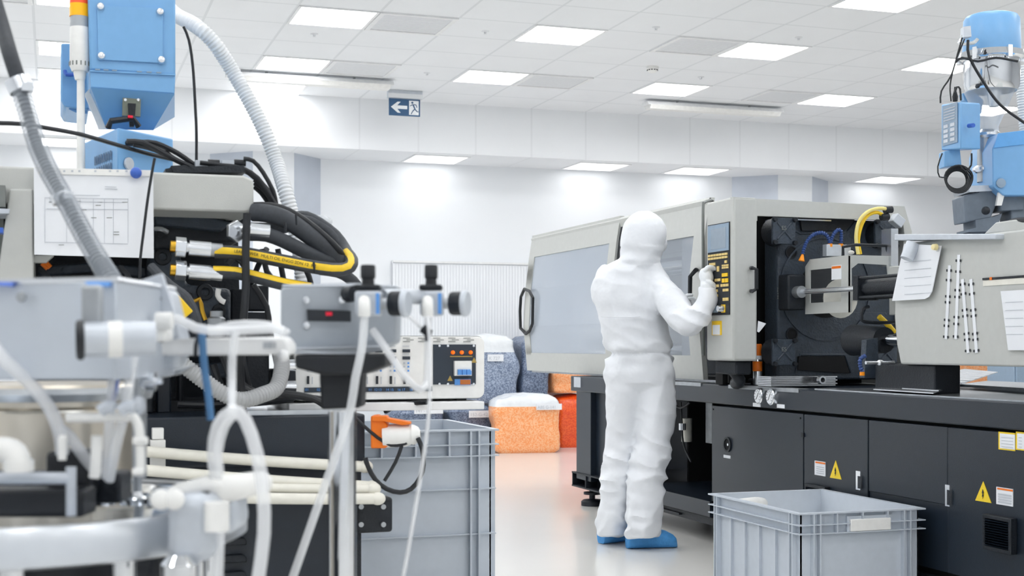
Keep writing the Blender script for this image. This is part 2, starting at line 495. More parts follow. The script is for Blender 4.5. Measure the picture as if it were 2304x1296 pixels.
# hanging batten lights (unlit)
for (x0, x1, y, l) in ((PZ(520,160,3.42).x, PZ(900,186,3.42).x, 12.1, 'long unlit white batten light hung under ceiling, left of exit sign'), (PZ(1490,226,3.42).x, PZ(1800,246,3.42).x, 12.25, 'long unlit white batten light hung under ceiling above the operator')):
    t = thing('batten_light', l, 'ceiling light', ((x0+x1)/2, y, 3.42), 0, 'hanging batten lights')
    MB().prism([(x0,y-.09,3.44),(x0,y-.06,3.475),(x0,y+.06,3.475),(x0,y+.09,3.44)], (x1-x0,0,0)).build('housing', M_whitem, t)
    MB().prism([(x0+.03,y-.085,3.44),(x0+.03,y+.085,3.44),(x0+.03,y+.05,3.405),(x0+.03,y-.05,3.405)], (x1-x0-.06,0,0)).build('diffuser', M_white, t)
    for x in (x0+.35, x1-.35): MB().cyl((x,y,3.47),(x,y,3.502),.012).build('hanger', M_steeld, t)
# exit sign
pe = PZ(910, 204, ZC); ye = pe.y
t = thing('exit_sign', 'blue and white emergency exit sign with left arrow and running figure, under the ceiling', 'exit sign', (pe.x, ye, ZC))
xa, xb = PY(872,230,ye).x, PY(949,230,ye).x
z = lambda v: PY(910, v, ye).z
MB().bb((xa,ye-.03,z(222)),(xb,ye+.03,ZC-.001)).build('housing', M_alu, t, bev=.004)
MB().bb((xa,ye-.034,z(222)),(xb,ye-.03,z(212))).build('cover_strip', M_vent, t)
x0, x1, z0, z1 = PY(875,240,ye).x, PY(945,240,ye).x, z(261), z(223)
W_, H_ = x1-x0, z1-z0
MB().bb((x0,ye-.006,z0),(x1,ye+.006,z1)).build('panel', M_signb, t)
ar = [(.06,.5),(.27,.82),(.37,.82),(.26,.6),(.58,.6),(.58,.4),(.26,.4),(.37,.17),(.27,.17)]
MB().prism([(x0+u*W_, ye-.0085, z0+v*H_) for u,v in ar], (0,.002,0)).build('arrow', M_signw, t, smooth=False)
MB().bb((x0+.64*W_,ye-.0085,z0+.08*H_),(x0+.95*W_,ye-.0065,z0+.92*H_)).build('doorway', M_signw, t)
m_ = MB(); q = lambda u, v: Vector((x0+(.62+u*.34)*W_, ye-.0105, z0+v*H_))
m_.prism(circ(q(.36,.8),EX,EZ,.055*H_*1.2,12), (0,.001,0))
for a, b, wd in ((q(.42,.7),q(.62,.42),.08),(q(.62,.42),q(.82,.28),.06),(q(.82,.28),q(.95,.28),.05),(q(.58,.42),q(.4,.3),.06),(q(.4,.3),q(.25,.12),.05),(q(.42,.7),q(.15,.6),.045),(q(.5,.7),q(.72,.68),.045),(q(.72,.68),q(.8,.52),.045)):
    d = (b-a).normalized(); n = Vector((-d.z,0,d.x))*wd*H_/2; m_.prism([a-n,b-n,b+n,a+n], (0,.001,0))
m_.build('running_figure', M_signb, t, smooth=False)

# radiator on the back wall
xr0, xr1 = PY(884,590,13.83).x, PY(884,590,13.83).x + 2.2
zr = PY(1000,588,13.83).z
t = thing('radiator', 'large white ribbed panel radiator on the back wall behind the bags', 'radiator', ((xr0+xr1)/2, 13.83, .3))
m_ = MB(); n = int((xr1-xr0)/.033)
for k in range(n): m_.bb((xr0+k*.033, 13.838, .3), (xr0+k*.033+.026, 13.855, zr-.03))
m_.bb((xr0,13.845,.3),(xr1,13.88,zr-.02))
m_.build('panel', M_wall, t, smooth=False)
m_ = MB(); m_.bb((xr0,13.82,zr-.02),(xr1,13.895,zr)); m_.build('top_grille', M_whitem, t)

# bags of granules
def bag(name, label, c, size, m, grp, top=None, rz=0., seed=0, lblp=None):
    rings = []; n = 40; K = 22
    for i in range(K+1):
        f = i/K; zz = f*size[2]
        e = min(1, .84+.16*(f/.12)**.5)*(1 - .05*f) * (1 if f < .86 else max(.02, (1-((f-.86)/.14)**2.2))**.6 if f < 1 else .02)
        e *= 1 + .03*math.sin(f*9+seed)
        r = []
        for k in range(n):
            a = 2*math.pi*k/n; ca, sa = math.cos(a), math.sin(a); pw = .26
            x = math.copysign(abs(ca)**pw, ca)*size[0]/2*e*.97; y = math.copysign(abs(sa)**pw, sa)*size[1]/2*e*.94
            nz = noise.noise(Vector((x*5+seed, y*5, zz*6)))*.035 + noise.noise(Vector((x*16, y*16+seed, zz*14)))*.012
            L = math.hypot(x, y) or 1
            zc = zz + (noise.noise(Vector((x*6+seed, y*6, 3)))*.05 if f > .84 else 0)
            v = Vector((x*(1+nz/L), y*(1+nz/L), zc)); v.rotate(Matrix.Rotation(rz,3,'Z')); r.append(Vector(c)+v)
        rings.append(r)
    t = thing(name, label, 'bag', c, 0, grp)
    k0 = int(K*(top or 1.01))
    MB().loft(rings[:min(K, k0)+1]).build('filled_sack', m, t)
    if top and top < 1: MB().loft(rings[k0:]).build('film_top', M_bagfilm, t)
    if lblp:
        u, v, lw, lh, s = lblp
        d = Matrix.Rotation(rz,3,'Z')
        P = Vector(c)+d@Vector((u*size[0], -size[1]/2-.012, v*size[2])); xd = d@EX
        b = MB().prism([P, P+xd*lw, P+xd*lw+EZ*lh, P+EZ*lh], d@Vector((0,.012,0))).build('paper_tag', M_paper, t)
        text('tag_writing', s, lh*.7, P+xd*.01+EZ*lh*.2-d@Vector((0,.001,0)), xd, EZ, M_ink, b)
    return t
GB = 'film bags of plastic granules by the back wall'
def bagpx(label, x0, x1, y, Y, z, h, m, top=None, seed=0, lblp=None, rz=0., dy=.46):
    """sack whose near face spans the pixels x0..x1 on the plane Y"""
    a, b = PY(x0, y, Y), PY(x1, y, Y)
    return bag('granule_bag', label, ((a.x+b.x)/2, Y+dy/2, z), (b.x-a.x, dy, h), m, GB, top, rz, seed, lblp)
bagpx('pale orange granule bag with loose clear film top, standing alone at the front on floor', 1118, 1268, 900, 12.75, 0, .60, M_peach, .80, 1, (.12,.72,.26,.06,'ABS G-141'), -.12, .44)
bagpx('bright orange-red granule bag at floor level behind the machine leg', 1256, 1350, 900, 13.28, 0, .565, M_orange, None, 2)
bagpx('pale orange granule bag lying on top of the orange-red one', 1243, 1345, 860, 13.28, .575, .40, M_peach, None, 3)
bagpx('blue-grey granule bag with frosted film top, upper row beside the white control cabinet', 1046, 1172, 850, 13.25, .48, .72, M_slate, .76, 4, (-.1,.6,.17,.07,'K 727'))
bagpx('dark blue-grey granule bag, upper row under the open machine door', 1174, 1240, 850, 13.30, .46, .72, M_slated, None, 5)
bagpx('blue-grey granule bag with written strip, bottom row right of pair behind grey bin', 1012, 1118, 920, 13.25, 0, .47, M_slated, None, 6, (-.1,.72,.26,.07,'152-G-42'))
bagpx('blue-grey granule bag, bottom row left, behind the orange power plug', 880, 1008, 920, 13.25, 0, .47, M_slated, None, 7, (-.1,.82,.3,.07,'141 - 0'))
bagpx('dark blue-grey granule bag, bottom row hidden behind the front orange bag', 1124, 1250, 920, 13.30, 0, .45, M_slated, None, 8)
bagpx('pale orange granule bag glimpsed beneath the injection unit at right', 2130, 2245, 840, 13.2, .48, .46, M_peach, None, 9)
bagpx('dark granule bag on the floor beneath the right pale orange bag', 2130, 2245, 840, 13.2, 0, .47, M_slated, None, 10)
p = PD(2300,0,13.2)
t = thing('storage_cabinet', 'low blue-grey storage cabinet seen under the injection unit at right edge', 'cabinet', (p.x+.2,p.y+.2,0))
MB().bb((p.x-.1,p.y,0),(p.x+.9,p.y+.4,.95)).build('body', M_paleblue, t, bev=.01)
for k in (0,1): MB().bb((p.x-.08+k*.49,p.y-.02,.03),(p.x+.39+k*.49,p.y,.92)).build('door', M_paleblue, t, bev=.005)

# ================================================================== RIGHT INJECTION MOULDING MACHINE
XBASE = 3.37
M = thing('injection_molding_machine', 'large grey and charcoal injection moulding machine the white-suited operator is working at', 'machine', (3.9, 6.5, 0))
def yX(px_, X): return PX(px_, 800, X).y
# --- base
Y1 = 8.70; Y0 = 2.6
b = MB(); b.bb((XBASE, Y0, .765), (4.40, Y1, .868)); b.build('bed_beam', M_base, M, bev=.006)
MB().bb((XBASE-.004, yX(1640,XBASE), .852),(XBASE+.05, yX(1798,XBASE), .871)).build('edge_strip', M_steeld, M)
MB().bb((XBASE-.004, yX(1520,XBASE), .852),(XBASE+.05, yX(1578,XBASE), .871)).build('edge_strip', M_steeld, M)
# left leg frame
b = MB(); b.bb((XBASE+.01,8.36,.17),(XBASE+.16,8.62,.77)); b.build('leg_column', M_base, M, bev=.004)
b = MB(); b.bb((XBASE+.2,8.6,.17),(4.35,8.64,.77)); b.bb((XBASE+.05,7.6,.2),(XBASE+.08,8.36,.77)); b.build('end_panel', M_base, M)
f_ = MB(); 
f_.bb((XBASE,7.0,.115),(4.38,8.68,.125)); f_.bb((XBASE,7.0,.205),(4.38,8.68,.215)); f_.bb((XBASE+.08,7.0,.125),(XBASE+.09,8.68,.205))
for y in (8.66, 8.42, 8.1, 7.7, 7.3): f_.bb((XBASE,y,.12),(XBASE+.09,y+.012,.21))
f_.build('foot_rail', M_black, M)
for y, x in ((8.48,XBASE+.07),(8.48,4.3),(6.3,XBASE+.1),(4.4,XBASE+.1),(6.3,4.3),(4.4,4.3)):
    MB().lathe([(0,0),(.075,0),(.075,.028),(.06,.04),(.02,.045),(.02,.07),(.058,.075),(.058,.09),(.02,.095),(.02,.118),(0,.118)], (x,y,0), seg=24).build('levelling_foot', M_black, M)
# open bay with inner shade painted on its near-black lining, and drip tray
yb0, yb1 = yX(1597,XBASE), 7.6
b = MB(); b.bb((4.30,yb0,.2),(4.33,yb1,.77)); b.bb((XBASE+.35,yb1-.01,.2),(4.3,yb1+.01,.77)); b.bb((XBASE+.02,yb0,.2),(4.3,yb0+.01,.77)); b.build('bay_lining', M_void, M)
b = MB(); b.bb((XBASE,yb0-.02,.205),(XBASE+.95,yb1,.235)); b.bb((XBASE-.01,yb0-.02,.15),(XBASE+.01,yb1,.235)); b.build('drip_tray', M_base, M)
b = MB(); b.bb((XBASE+.02,Y0,.10),(4.38,yb1+.3,.14)); b.build('skid', M_black, M)
pf = lambda x, y, X: PX(x, y, X)
b = MB(); b.bb((XBASE+.3, 7.18,.5),(XBASE+.38,7.26,.77)); b.build('filter_housing', M_steeld, M)
c_ = PX(1545, 975, XBASE+.25); b = MB(); b.cyl(c_-Vector((0,0,.05)), c_+Vector((0,0,.09)), .032); b.build('filter_bowl', M_cream, M)
c_ = PX(1535, 960, XBASE+.2); b = MB(); b.cyl(c_-Vector((0,0,.02)), c_+Vector((0,0,.02)), .022); b.build('fitting', M_steel, M)
MB().tube([PX(1532,905,XBASE+.2),PX(1534,950,XBASE+.2),PX(1538,1000,XBASE+.2),PX(1555,1040,XBASE+.2)],.006).build('bay_hose', M_rub, M)
MB().tube([PX(1520,912,XBASE+.12),PX(1530,918,XBASE+.12),PX(1545,912,XBASE+.12),PX(1552,905,XBASE+.12)],.006).build('bay_cable', M_rub, M)
# cabinet doors
def cabdoor(xa, xb, zb=.43, zt=.752, name='cabinet_door'):
    ya, yb = yX(xb, XBASE), (yX(xa, XBASE) if xa else Y0)
    return MB().bb((XBASE+.012, min(ya,yb)+.004, zb), (XBASE+.03, max(ya,yb)-.004, zt)).build(name, M_base, M, bev=.003)
d1 = MB().bb((XBASE+.012, yX(1803,XBASE)+.004, .20), (XBASE+.03, yX(1597,XBASE), .752)).build('cabinet_door', M_base, M, bev=.003)
d2 = MB().bb((XBASE+.012, yX(1948,XBASE)+.004, .20), (XBASE+.03, yX(1803,XBASE)-.004, .752)).build('cabinet_door', M_base, M, bev=.003)
d3 = MB().bb((XBASE+.012, yX(2126,XBASE)+.001, .44), (XBASE+.03, yX(1948,XBASE)-.004, .752)).build('cabinet_door', M_base, M, bev=.003)
d4 = MB().bb((XBASE+.012, 3.1, .17), (XBASE+.03, yX(2126,XBASE)-.001, .752)).build('cabinet_door', M_base, M, bev=.003)
MB().bb((XBASE+.02, 3.1, .17), (XBASE+.05, yX(1948,XBASE), .44)).build('lower_panel', M_base, M)
MB().bb((XBASE+.05, Y0, .14), (4.36, yb0, .765)).build('cabinet_body', M_void, M)
# hole in first door, its inner shade drawn as a near-black disc
c_ = PX(1637, 1000, XBASE+.01)
MB().lathe([(.032,0),(.04,0),(.04,.008),(.030,.008),(.030,.002)], c_+Vector((.002,0,0)), -EX, 32).build('port_ring', M_black, d1)
MB().lathe([(0,.003),(.031,.003),(.031,0),(0,0)], c_+Vector((.002,0,0)), -EX, 32).build('port_shade_disc', M_void, d1)
MB().lathe([(0,.006),(.007,.006),(.007,0)], c_+Vector((0,-.012,0)), -EX, 16).build('port_bolt', M_steel, d1)
def plate(x0, y0, x1, y1, name, m, par, X=XBASE+.012, t=.003, text_=None):
    a, b = PX(x0, y0, X), PX(x1, y1, X)
    return MB().bb((X-t, min(a.y,b.y), min(a.z,b.z)), (X, max(a.y,b.y), max(a.z,b.z))).build(name, m, par)
plate(1629,1023,1644,1032,'paper_label',M_paper,d1)
def warn(xc, y0, y1, w, par, nm='warning_triangle'):
    X = XBASE+.010; a = PX(xc, y0, X); l = PX(xc-w, y1, X); r = PX(xc+w, y1+4, X); l.z = r.z
    o = MB().prism([a, l, r], (.003,0,0)).build(nm, M_yelw, par, smooth=False)
    c = (a+l+r)/3; s = (a.z-l.z)
    bolt = [(0,.32),(-.07,.08),(-.01,.09),(-.06,-.1),(.0,-.07),(-.02,-.22),(.09,.02),(.03,.01),(.08,.14)]
    MB().prism([Vector((X-.0025, c.y-u*s*.9, c.z+v*s*.9)) for u,v in bolt], (.001,0,0)).build('lightning_symbol', M_dink, o, smooth=False)
    return o
def caution(x0, y0, x1, y1, par, head=M_or):
    o = plate(x0,y0,x1,y1,'caution_label',M_paper,par,X=XBASE+.012)
    h = (y1-y0)
    plate(x0+1,y0+2,x1-1,y0+h*.25,'header_band',head,o,X=XBASE+.0085,t=.001)
    for k in range(4): plate(x0+3,y0+h*(.4+k*.13),x1-4,y0+h*(.43+k*.13),'print_line',M_ink,o,X=XBASE+.0085,t=.001)
    return o
caution(1834,1036,1858,1072,d2); warn(1880,1036,1075,13,d2)
caution(2243,1095,2280,1140,d4); warn(2212,1083,1128,18,d4)
for (x0,x1) in ((2248,2285),(2287,2304)):
    o = plate(x0,971,x1+ (12 if x1==2304 else 0),1015,'notice_plate',M_yelw,d4,X=XBASE+.012)
    plate(x0+2,975,x1-1+(12 if x1==2304 else 0),1012,'notice_paper',M_paper,o,X=XBASE+.0085,t=.001)
    for k in range(4): plate(x0+5,984+k*7,x1-5,986+k*7,'print_line',M_ink,o,X=XBASE+.007,t=.001)
for x, y0, y1, dd in ((1934,1059,1103,d2),(2135,1090,1140,d3)):
    o = plate(x-5,y0,x+5,y1,'door_handle',M_steel,dd,t=.008)
    plate(x-4,y0+12,x+4,y1-3,'handle_recess',M_black,o,X=XBASE+.004,t=.001)
plate(1805,973,1810,984,'hinge',M_black,d2,t=.006)
c_ = PX(1600.5, 921, XBASE); MB().lathe([(0,.004),(.004,.004),(.004,0)], c_+Vector((.012,0,0)), -EX, 10).build('screw', M_black, d1)
c_ = PX(1796, 941, XBASE); MB().lathe([(0,.004),(.005,.004),(.005,0)], c_+Vector((.012,0,0)), -EX, 10).build('screw', M_black, d1)
def vent(x0, y0, x1, y1, n, par):
    X = XBASE+.012; a, b = PX(x0,y0,X), PX(x1,y1,X)
    ya, yb, za, zb = min(a.y,b.y), max(a.y,b.y), min(a.z,b.z), max(a.z,b.z)
    o = MB().ring([(X-.03,ya,za),(X-.03,yb,za),(X-.03,yb,zb),(X-.03,ya,zb)], [(X-.03,ya+.015,za+.015),(X-.03,yb-.015,za+.015),(X-.03,yb-.015,zb-.015),(X-.03,ya+.015,zb-.015)], (.03,0,0)).build('vent_cover', M_black, par, bev=.003)
    g = MB(); h = (zb-za-.03)/n
    for k in range(n): g.prism([(X-.024,ya+.012,za+.015+k*h),(X-.034,ya+.012,za+.015+k*h+h*.3),(X-.012,ya+.012,za+.015+k*h+h*.8),(X-.008,ya+.012,za+.015+k*h+h*.6)], (0,yb-ya-.024,0))
    g.build('louvres', M_base, o)
vent(2224,1155,2289,1248,11,d4); vent(1822,1087,1868,1122,4,d2)
# gauges on the beam
for x, y in ((1716,891),(1743,893)):
    c_ = PX(x, y, XBASE); c_.z = c_.z-.0
    g = MB().lathe([(0,.028),(.036,.028),(.041,.024),(.041,0),(0,0)], c_, -EX, 32).build('pressure_gauge', M_steel, M)
    MB().lathe([(0,.030),(.033,.030),(.033,.028)], c_, -EX, 32).build('dial', M_paper, g)
    q = MB()
    for k in range(9):
        a = math.radians(-130+k*32.5); v = Vector((0, math.sin(a), math.cos(a)))
        q.box(c_+Vector((-.0305,0,0))+v*.027, (.001,.002,.008), rot=Matrix.Rotation(-a,3,'X'))
    q.box(c_+Vector((-.031,0,0)), (.001,.003,.04), rot=Matrix.Rotation(.6,3,'X'))
    q.build('scale_marks', M_dink, g)
for x, y in ((1703,911),(1757,914)): plate(x-8,y-5,x+9,y+5,'paper_label',M_paper,M,X=XBASE)
plate(1292,846+2,1307,872,'rating_plate',M_alu,M,X=XBASE)

plate(1364,966,1377,992,'warning_label',M_yelw,M,X=XBASE+.05)
plate(1335,965,1339,994,'panel_catch',M_steel,M,X=XBASE+.05)
# --- clamp housing: leaning doors with acrylic windows
PROF = [(.885,3.44),(1.0,3.43),(1.22,3.41),(1.5,3.425),(1.75,3.455),(1.90,3.48)]
def profx(z):
    for (z0,x0),(z1,x1) in zip(PROF, PROF[1:]):
        if z <= z1: f = (z-z0)/(z1-z0); return x0+(x1-x0)*f
    return PROF[-1][1]
def leaning_door(name, ya, yb, zb, zt, wy0, wy1, wz0, wz1, parent, off=0., gm=None):
    zs = sorted(set([zb, zt, wz0, wz1] + [z for z, _ in PROF if zb < z < zt] + [1.35, 1.1, 1.62]))
    zs = [z for z in zs if zb <= z <= zt]
    m_ = MB(); g_ = MB()
    def row(z, dx): return [Vector((profx(z)+off+dx, y, z)) for y in (ya, wy0, wy1, yb)]
    for z0, z1 in zip(zs, zs[1:]):
        A, B = row(z0, 0), row(z1, 0)
        for k in (0,1,2):
            mid = (z0+z1)/2
            if k == 1 and wz0 < mid < wz1:
                g_.prism([A[1]+Vector((.006,0,0)),A[2]+Vector((.006,0,0)),B[2]+Vector((.006,0,0)),B[1]+Vector((.006,0,0))], (.004,0,0)); continue
            m_.prism([A[k],A[k+1],B[k+1],B[k]], (.03,0,0))
    bmesh.ops.remove_doubles(m_.b, verts=m_.b.verts[:], dist=.0004)
    o = m_.build(name, M_grey, parent)
    bmesh.ops.remove_doubles(g_.b, verts=g_.b.verts[:], dist=.0004)
    g_.build('window_pane', gm or M_glass, o)
    return o
yD1a, yD1b = yX(1388, 3.44), 9.80
dl = leaning_door('sliding_door', 8.10, 9.80, .885, 1.915, 8.22, 9.68, 1.02, 1.745, M)
ymid = 6.84
dr = leaning_door('sliding_door', ymid, 7.98, .885, 1.905, 6.98, 7.70, 1.02, 1.70, M, .004, clear_mat('inner_acrylic', (205,214,226), .22, .06))  # second pane carries a thinner share of the painted reflection haze
# roof, rear and ends of the housing
r_ = MB(); r_.prism([(3.47,6.84,1.89),(3.485,6.84,1.905),(3.58,6.84,1.83),(4.18,6.84,1.79),(4.24,6.84,1.70),(4.22,6.84,1.68),(3.5,6.84,1.80)], (0,2.96,0)); r_.prism([(3.50,6.06,1.795),(3.50,6.06,1.808),(4.19,6.06,1.80),(4.19,6.06,1.78)], (0,.8,0)); 
r_.build('housing_roof', M_grey, M)
r_ = MB(); r_.bb((4.21,6.06,.87),(4.24,9.80,1.72)); r_.build('rear_guard', M_grey, M)
r_ = MB(); r_.prism([(3.44,0,.885),(3.41,0,1.22),(3.425,0,1.5),(3.48,0,1.90),(3.58,0,1.83),(4.18,0,1.79),(4.24,0,1.70),(4.24,0,.885)], (0,.012,0)); 
for v in r_.b.verts: v.co.y += 9.79
r_.build('end_guard', M_grey, M)
for za, zb_ in ((.872,.885),): MB().bb((3.46,6.4,za),(3.50,9.75,zb_)).build('door_rail', M_steeld, M)
# black gap post between the doors
g_ = MB(); g_.loft([[ (profx(z)+.015,7.975,z),(profx(z)+.015,8.105,z),(profx(z)+.05,8.105,z),(profx(z)+.05,7.975,z)] for z in (.89,1.22,1.5,1.75,1.9)]); g_.build('door_gap_seal', M_black, M)
# clamp mechanism seen through the acrylic
MB().bb((3.7,7.35,.90),(4.15,7.65,1.75)).build('moving_platen', M_alu, M, bev=.01); MB().bb((3.7,9.3,.9),(4.15,9.6,1.7)).build('rear_platen', M_alu, M, bev=.01)
for x, z in ((3.76,1.6),(3.76,1.05),(4.1,1.6),(4.1,1.05)): MB().cyl((x,6.3,z),(x,9.3,z),.04).build('tie_bar', M_steel, M)
MB().bb((3.72,8.2,1.25),(3.9,8.9,1.42)).build('toggle_link', M_alu, M, bev=.02)
MB().tube([(3.62,6.9,1.72),(3.6,7.0,1.5),(3.6,7.25,1.3),(3.62,7.4,1.2)],.022,seg=10).build('mould_hose', M_rub, M)
# inner white tray seen in left window
MB().bb((3.62,8.05,1.12),(3.63,9.1,1.38)).build('inner_tray', M_whitem, M)
# handles
hp = [(1180,650),(1172,668),(1170,700),(1171,738),(1183,751)]
h_ = MB(); h_.tube([PX(x,y,3.40) for x,y in hp] , .012, seg=8, raw=True); h_.tube([PX(x,y,3.40) for x,y in ((1180,650),(1191,655),(1199,670),(1198,728),(1192,744),(1183,751))], .012, seg=8, raw=True)
h_.build('door_handle', M_rub, dl)
h_ = MB(); h_.tube([PX(1568,607,3.43),PX(1566,607,3.36),PX(1553,622,3.35),PX(1551,735,3.35),PX(1560,745,3.36),PX(1563,745,3.43)], .012, seg=8, raw=True); h_.build('door_handle', M_rub, dr)
# --- control box
yc0, yc1 = PX(1650,445,3.20).y, PX(1589,453,3.20).y
cb = MB(); cb.bb((3.20,yc0,1.0),(3.335,yc1,1.815)); cb = cb.build('control_box', M_grey, M, bev=.012)
MB().bb((3.34,yc1+.02,.88),(3.60,yc1+.03,1.80)).build('box_gap_shade', M_void, M)  # added near-black sheet closing the gap behind the box as interior shade
MB().bb((3.24,yc0+.05,.93),(3.33,yc1-.02,1.0)).build('cable_gland_block', M_black, cb, bev=.01)
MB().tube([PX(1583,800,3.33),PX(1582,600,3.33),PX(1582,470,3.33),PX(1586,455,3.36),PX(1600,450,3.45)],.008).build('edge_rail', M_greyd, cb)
MB().tube([(3.3,yc1-.1,.95),(3.33,yc1-.12,.9),(3.36,yc1-.02,.88),(3.42,yc1+.1,.9)],.03).build('cable_conduit', M_black, cb)
def cpl(x0,y0,x1,y1,nm,m,par,lift=.0,t=.004,fixz=True):
    X = 3.20-lift; a, b = PX(x0,y0,3.20), PX(x1,y1,3.20)
    return MB().bb((X-t, min(a.y,b.y), min(a.z,b.z)), (X, max(a.y,b.y), max(a.z,b.z))).build(nm, m, par)
pya, pyb = PX(1643,600,3.2).y, PX(1594,600,3.2).y
def cz(y): return PX(1618, y, 3.20).z
def onp(u0, v0, u1, v1, nm, m, par, lift, t=.003):
    """u along the panel 0..1 left to right, v = pixel height"""
    ya = pyb+(pya-pyb)*u0; yb = pyb+(pya-pyb)*u1
    return MB().bb((3.20-lift-t, min(ya,yb), min(cz(v0),cz(v1))), (3.20-lift, max(ya,yb), max(cz(v0),cz(v1)))).build(nm, m, par)
kp = onp(0,503,1,709,'control_panel',M_dink,cb,0,.004)
sc_ = onp(.02,505,.98,566,'display_bezel',M_paleblue,kp,.004)
onp(.17,514,.86,560,'lcd_screen',M_lcd,sc_,.007,.001)
def keys(rows, m):
    for (u0, u1, n, y0, y1) in rows:
        for k in range(n):
            a = u0+(u1-u0)*k/n; b_ = a+(u1-u0)/n*.86
            onp(a, y0, b_, y1, 'key', m, kp, .004, .004)
keys([(.04,.94,7,571,576),(.04,.94,7,578,583),(.1,.38,3,590,596),(.1,.38,3,598,604),(.8,.92,1,588,594),(.68,.98,3,597,601),(.68,.98,3,602,606),(.45,.56,1,599,611),(.35,.62,2,627,633),(.2,.55,3,640,646),(.62,.98,3,640,646),(.2,.5,2,651,657),(.72,.98,2,651,657),(.25,.5,2,662,668),(.3,.48,1,672,678),(.72,.98,2,671,678)], M_key)
keys([(.68,.97,1,616,624),(.68,.97,2,628,637)], M_keyy)
onp(0,684,1,708,'knob_plate',M_black,kp,.004,.002)
onp(.18,688,.5,703,'key_switch_cover',M_paleblue,kp,.006,.003)
c_ = Vector((3.194, pyb+(pya-pyb)*.75, cz(695)))
MB().bb(c_-Vector((.003,.02,.02)), c_+Vector((0,.02,.02))).build('knob_collar', M_keyy, kp)
MB().lathe([(0,.03),(.015,.03),(.017,.0)], c_-Vector((.003,0,0)), -EX, 20).build('rotary_knob', M_steel, kp)
ck = onp(.2,722,.62,754,'hook_tag',M_keyy,cb,0,.005); onp(.25,731,.58,753,'tag_paper',M_paper,ck,.005,.002)
# --- platen side frame and platen
YP = yc0
fr_ = MB(); fr_.prism([(3.20,YP+.002,1.815),(3.335,YP+.002,1.81),(4.195,YP+.002,1.80),(4.24,YP+.002,1.67),(4.24,YP+.002,1.62),(4.20,YP+.002,1.62),(4.185,YP+.002,1.725),(3.335,YP+.002,1.725),(3.335,YP+.002,1.70),(3.21,YP+.002,1.70)], (0,.03,0)); fr_.build('housing_frame', M_grey, M)
MB().bb((3.335,YP+.03,1.00),(3.345,YP+.25,1.72)).build('frame_return', M_grey, M)
MB().bb((3.36,YP+.42,.87),(4.22,YP+.5,1.76)).build('platen_gap_shade', M_void, M)  # added near-black sheet standing for the dark void beside the platen
# the cast platen: octagonal body with four recesses
pl = MB(); y0 = YP+.09
def P2(x, y): return PY(x, y, y0)
body = [(1722,560),(1745,545),(1800,500),(1800,540),(1860,528),(1905,540),(1938,500),(2012,500),(2012,850),(1955,850),(1912,838),(1890,795),(1800,795),(1785,838),(1722,850)]
pl.bb((3.50,y0,.90),(4.20,y0+.14,1.73)); pl = pl.build('fixed_platen', M_cast, M, bev=.012)
def disc(x, y, r, nm, m, par, yy, t=.01, r2=0):
    c = PY(x, y, yy); prof = [(r2,t),(r,t),(r,0)] if r2 else [(0,t),(r,t),(r,0)]
    if r2: prof = [(r2,0),(r2,t),(r,t),(r,0)]
    return MB().lathe(prof, c, -EY, 36).build(nm, m, par)
for x, y in ((1780,568),(1781,752),(1916,752)): disc(x,y,.028,'bore_shade_disc',M_void,pl,y0,.002); disc(x,y,.034,'bore_rim',M_black,pl,y0,.006,.028)  # flat near-black discs give the bores their shade
disc(1857,650,.30*.9,'face_ring',M_cast,pl,y0,.008,.26); disc(1857,650,.15,'nozzle_shade_disc',M_void,pl,y0,.004)  # central opening is a near-black disc, its shade put into the colour
for x0,y0_,x1,y1_ in ((1735,490,1786,551),(1735,763,1786,822),(1965,496,2014,558),(1965,765,2014,824)):
    a, b = PY(x0,y0_,YP+.02), PY(x1,y1_,YP+.02)
    bo = MB(); bo.bb((a.x,YP+.0,b.z),(b.x,YP+.02,a.z)); cc = (a+b)/2
    bo.box((cc.x,YP-.001,cc.z),(.10*1.2,.008,.010),rot=Matrix.Rotation(.8,3,'Y')); bo.box((cc.x,YP-.001,cc.z),(.12,.008,.010),rot=Matrix.Rotation(-.8,3,'Y'))
    bo = bo.build('tie_bar_cap', M_cast, M, bev=.006)
    MB().cyl((cc.x,YP+.02,cc.z),(cc.x,YP+.11,cc.z),.062,.072).build('cap_neck', M_black, bo)
    for sx in (a.x+.008, b.x-.008):
        for sz in (a.z-.008, b.z+.008): MB().lathe([(0,.016),(.011,.016),(.013,0)], (sx,YP,sz), -EY, 14).build('bolt', M_black, bo)
    text('cast_letters', 'ES', .03, (cc.x-.02,YP-.004,cc.z+.005), EX, EZ, M_greyd, bo)
text('cast_lettering', 'BRATIS', .02, PY(1752,665,y0)+Vector((0,-.008,-.02)), EZ, -EX, M_greyd, pl)
# oblique ribs on the platen
for pts, wd in (([(1786,517),(1800,525),(1905,523),(1925,498)],.014), ([(1790,840),(1800,798),(1900,798),(1915,838)],.014)):
    MB().tube([PY(x,y,y0+.0) for x,y in pts], .008, seg=8, raw=True).build('cast_rib', M_cast, pl)
MB().py([(1800,486),(1925,492),(1905,517),(1805,519)], YP+.075, .02).build('upper_recess_shade', M_black, pl)  # dark slab on the platen face paints the shade of a recess
MB().py([(1795,832),(1798,802),(1900,802),(1912,840)], YP+.075, .02).build('lower_recess_shade', M_void, pl)  # same for the lower recess, its shade as a near-black slab
MB().tube([PY(1690,603,YP),PY(1693,603,YP-.045),PY(1702,606,YP-.055),PY(1702,650,YP-.055),PY(1693,655,YP-.045),PY(1690,655,YP)], .010, seg=8, raw=True).build('box_handle', M_rub, cb)
MB().prism([PY(1706,722,YP-.005),PY(1724,728,YP-.005),PY(1708,748,YP-.005),PY(1704,746,YP-.005)],(0,.003,0)).build('folded_paper', M_paper, M, smooth=False)
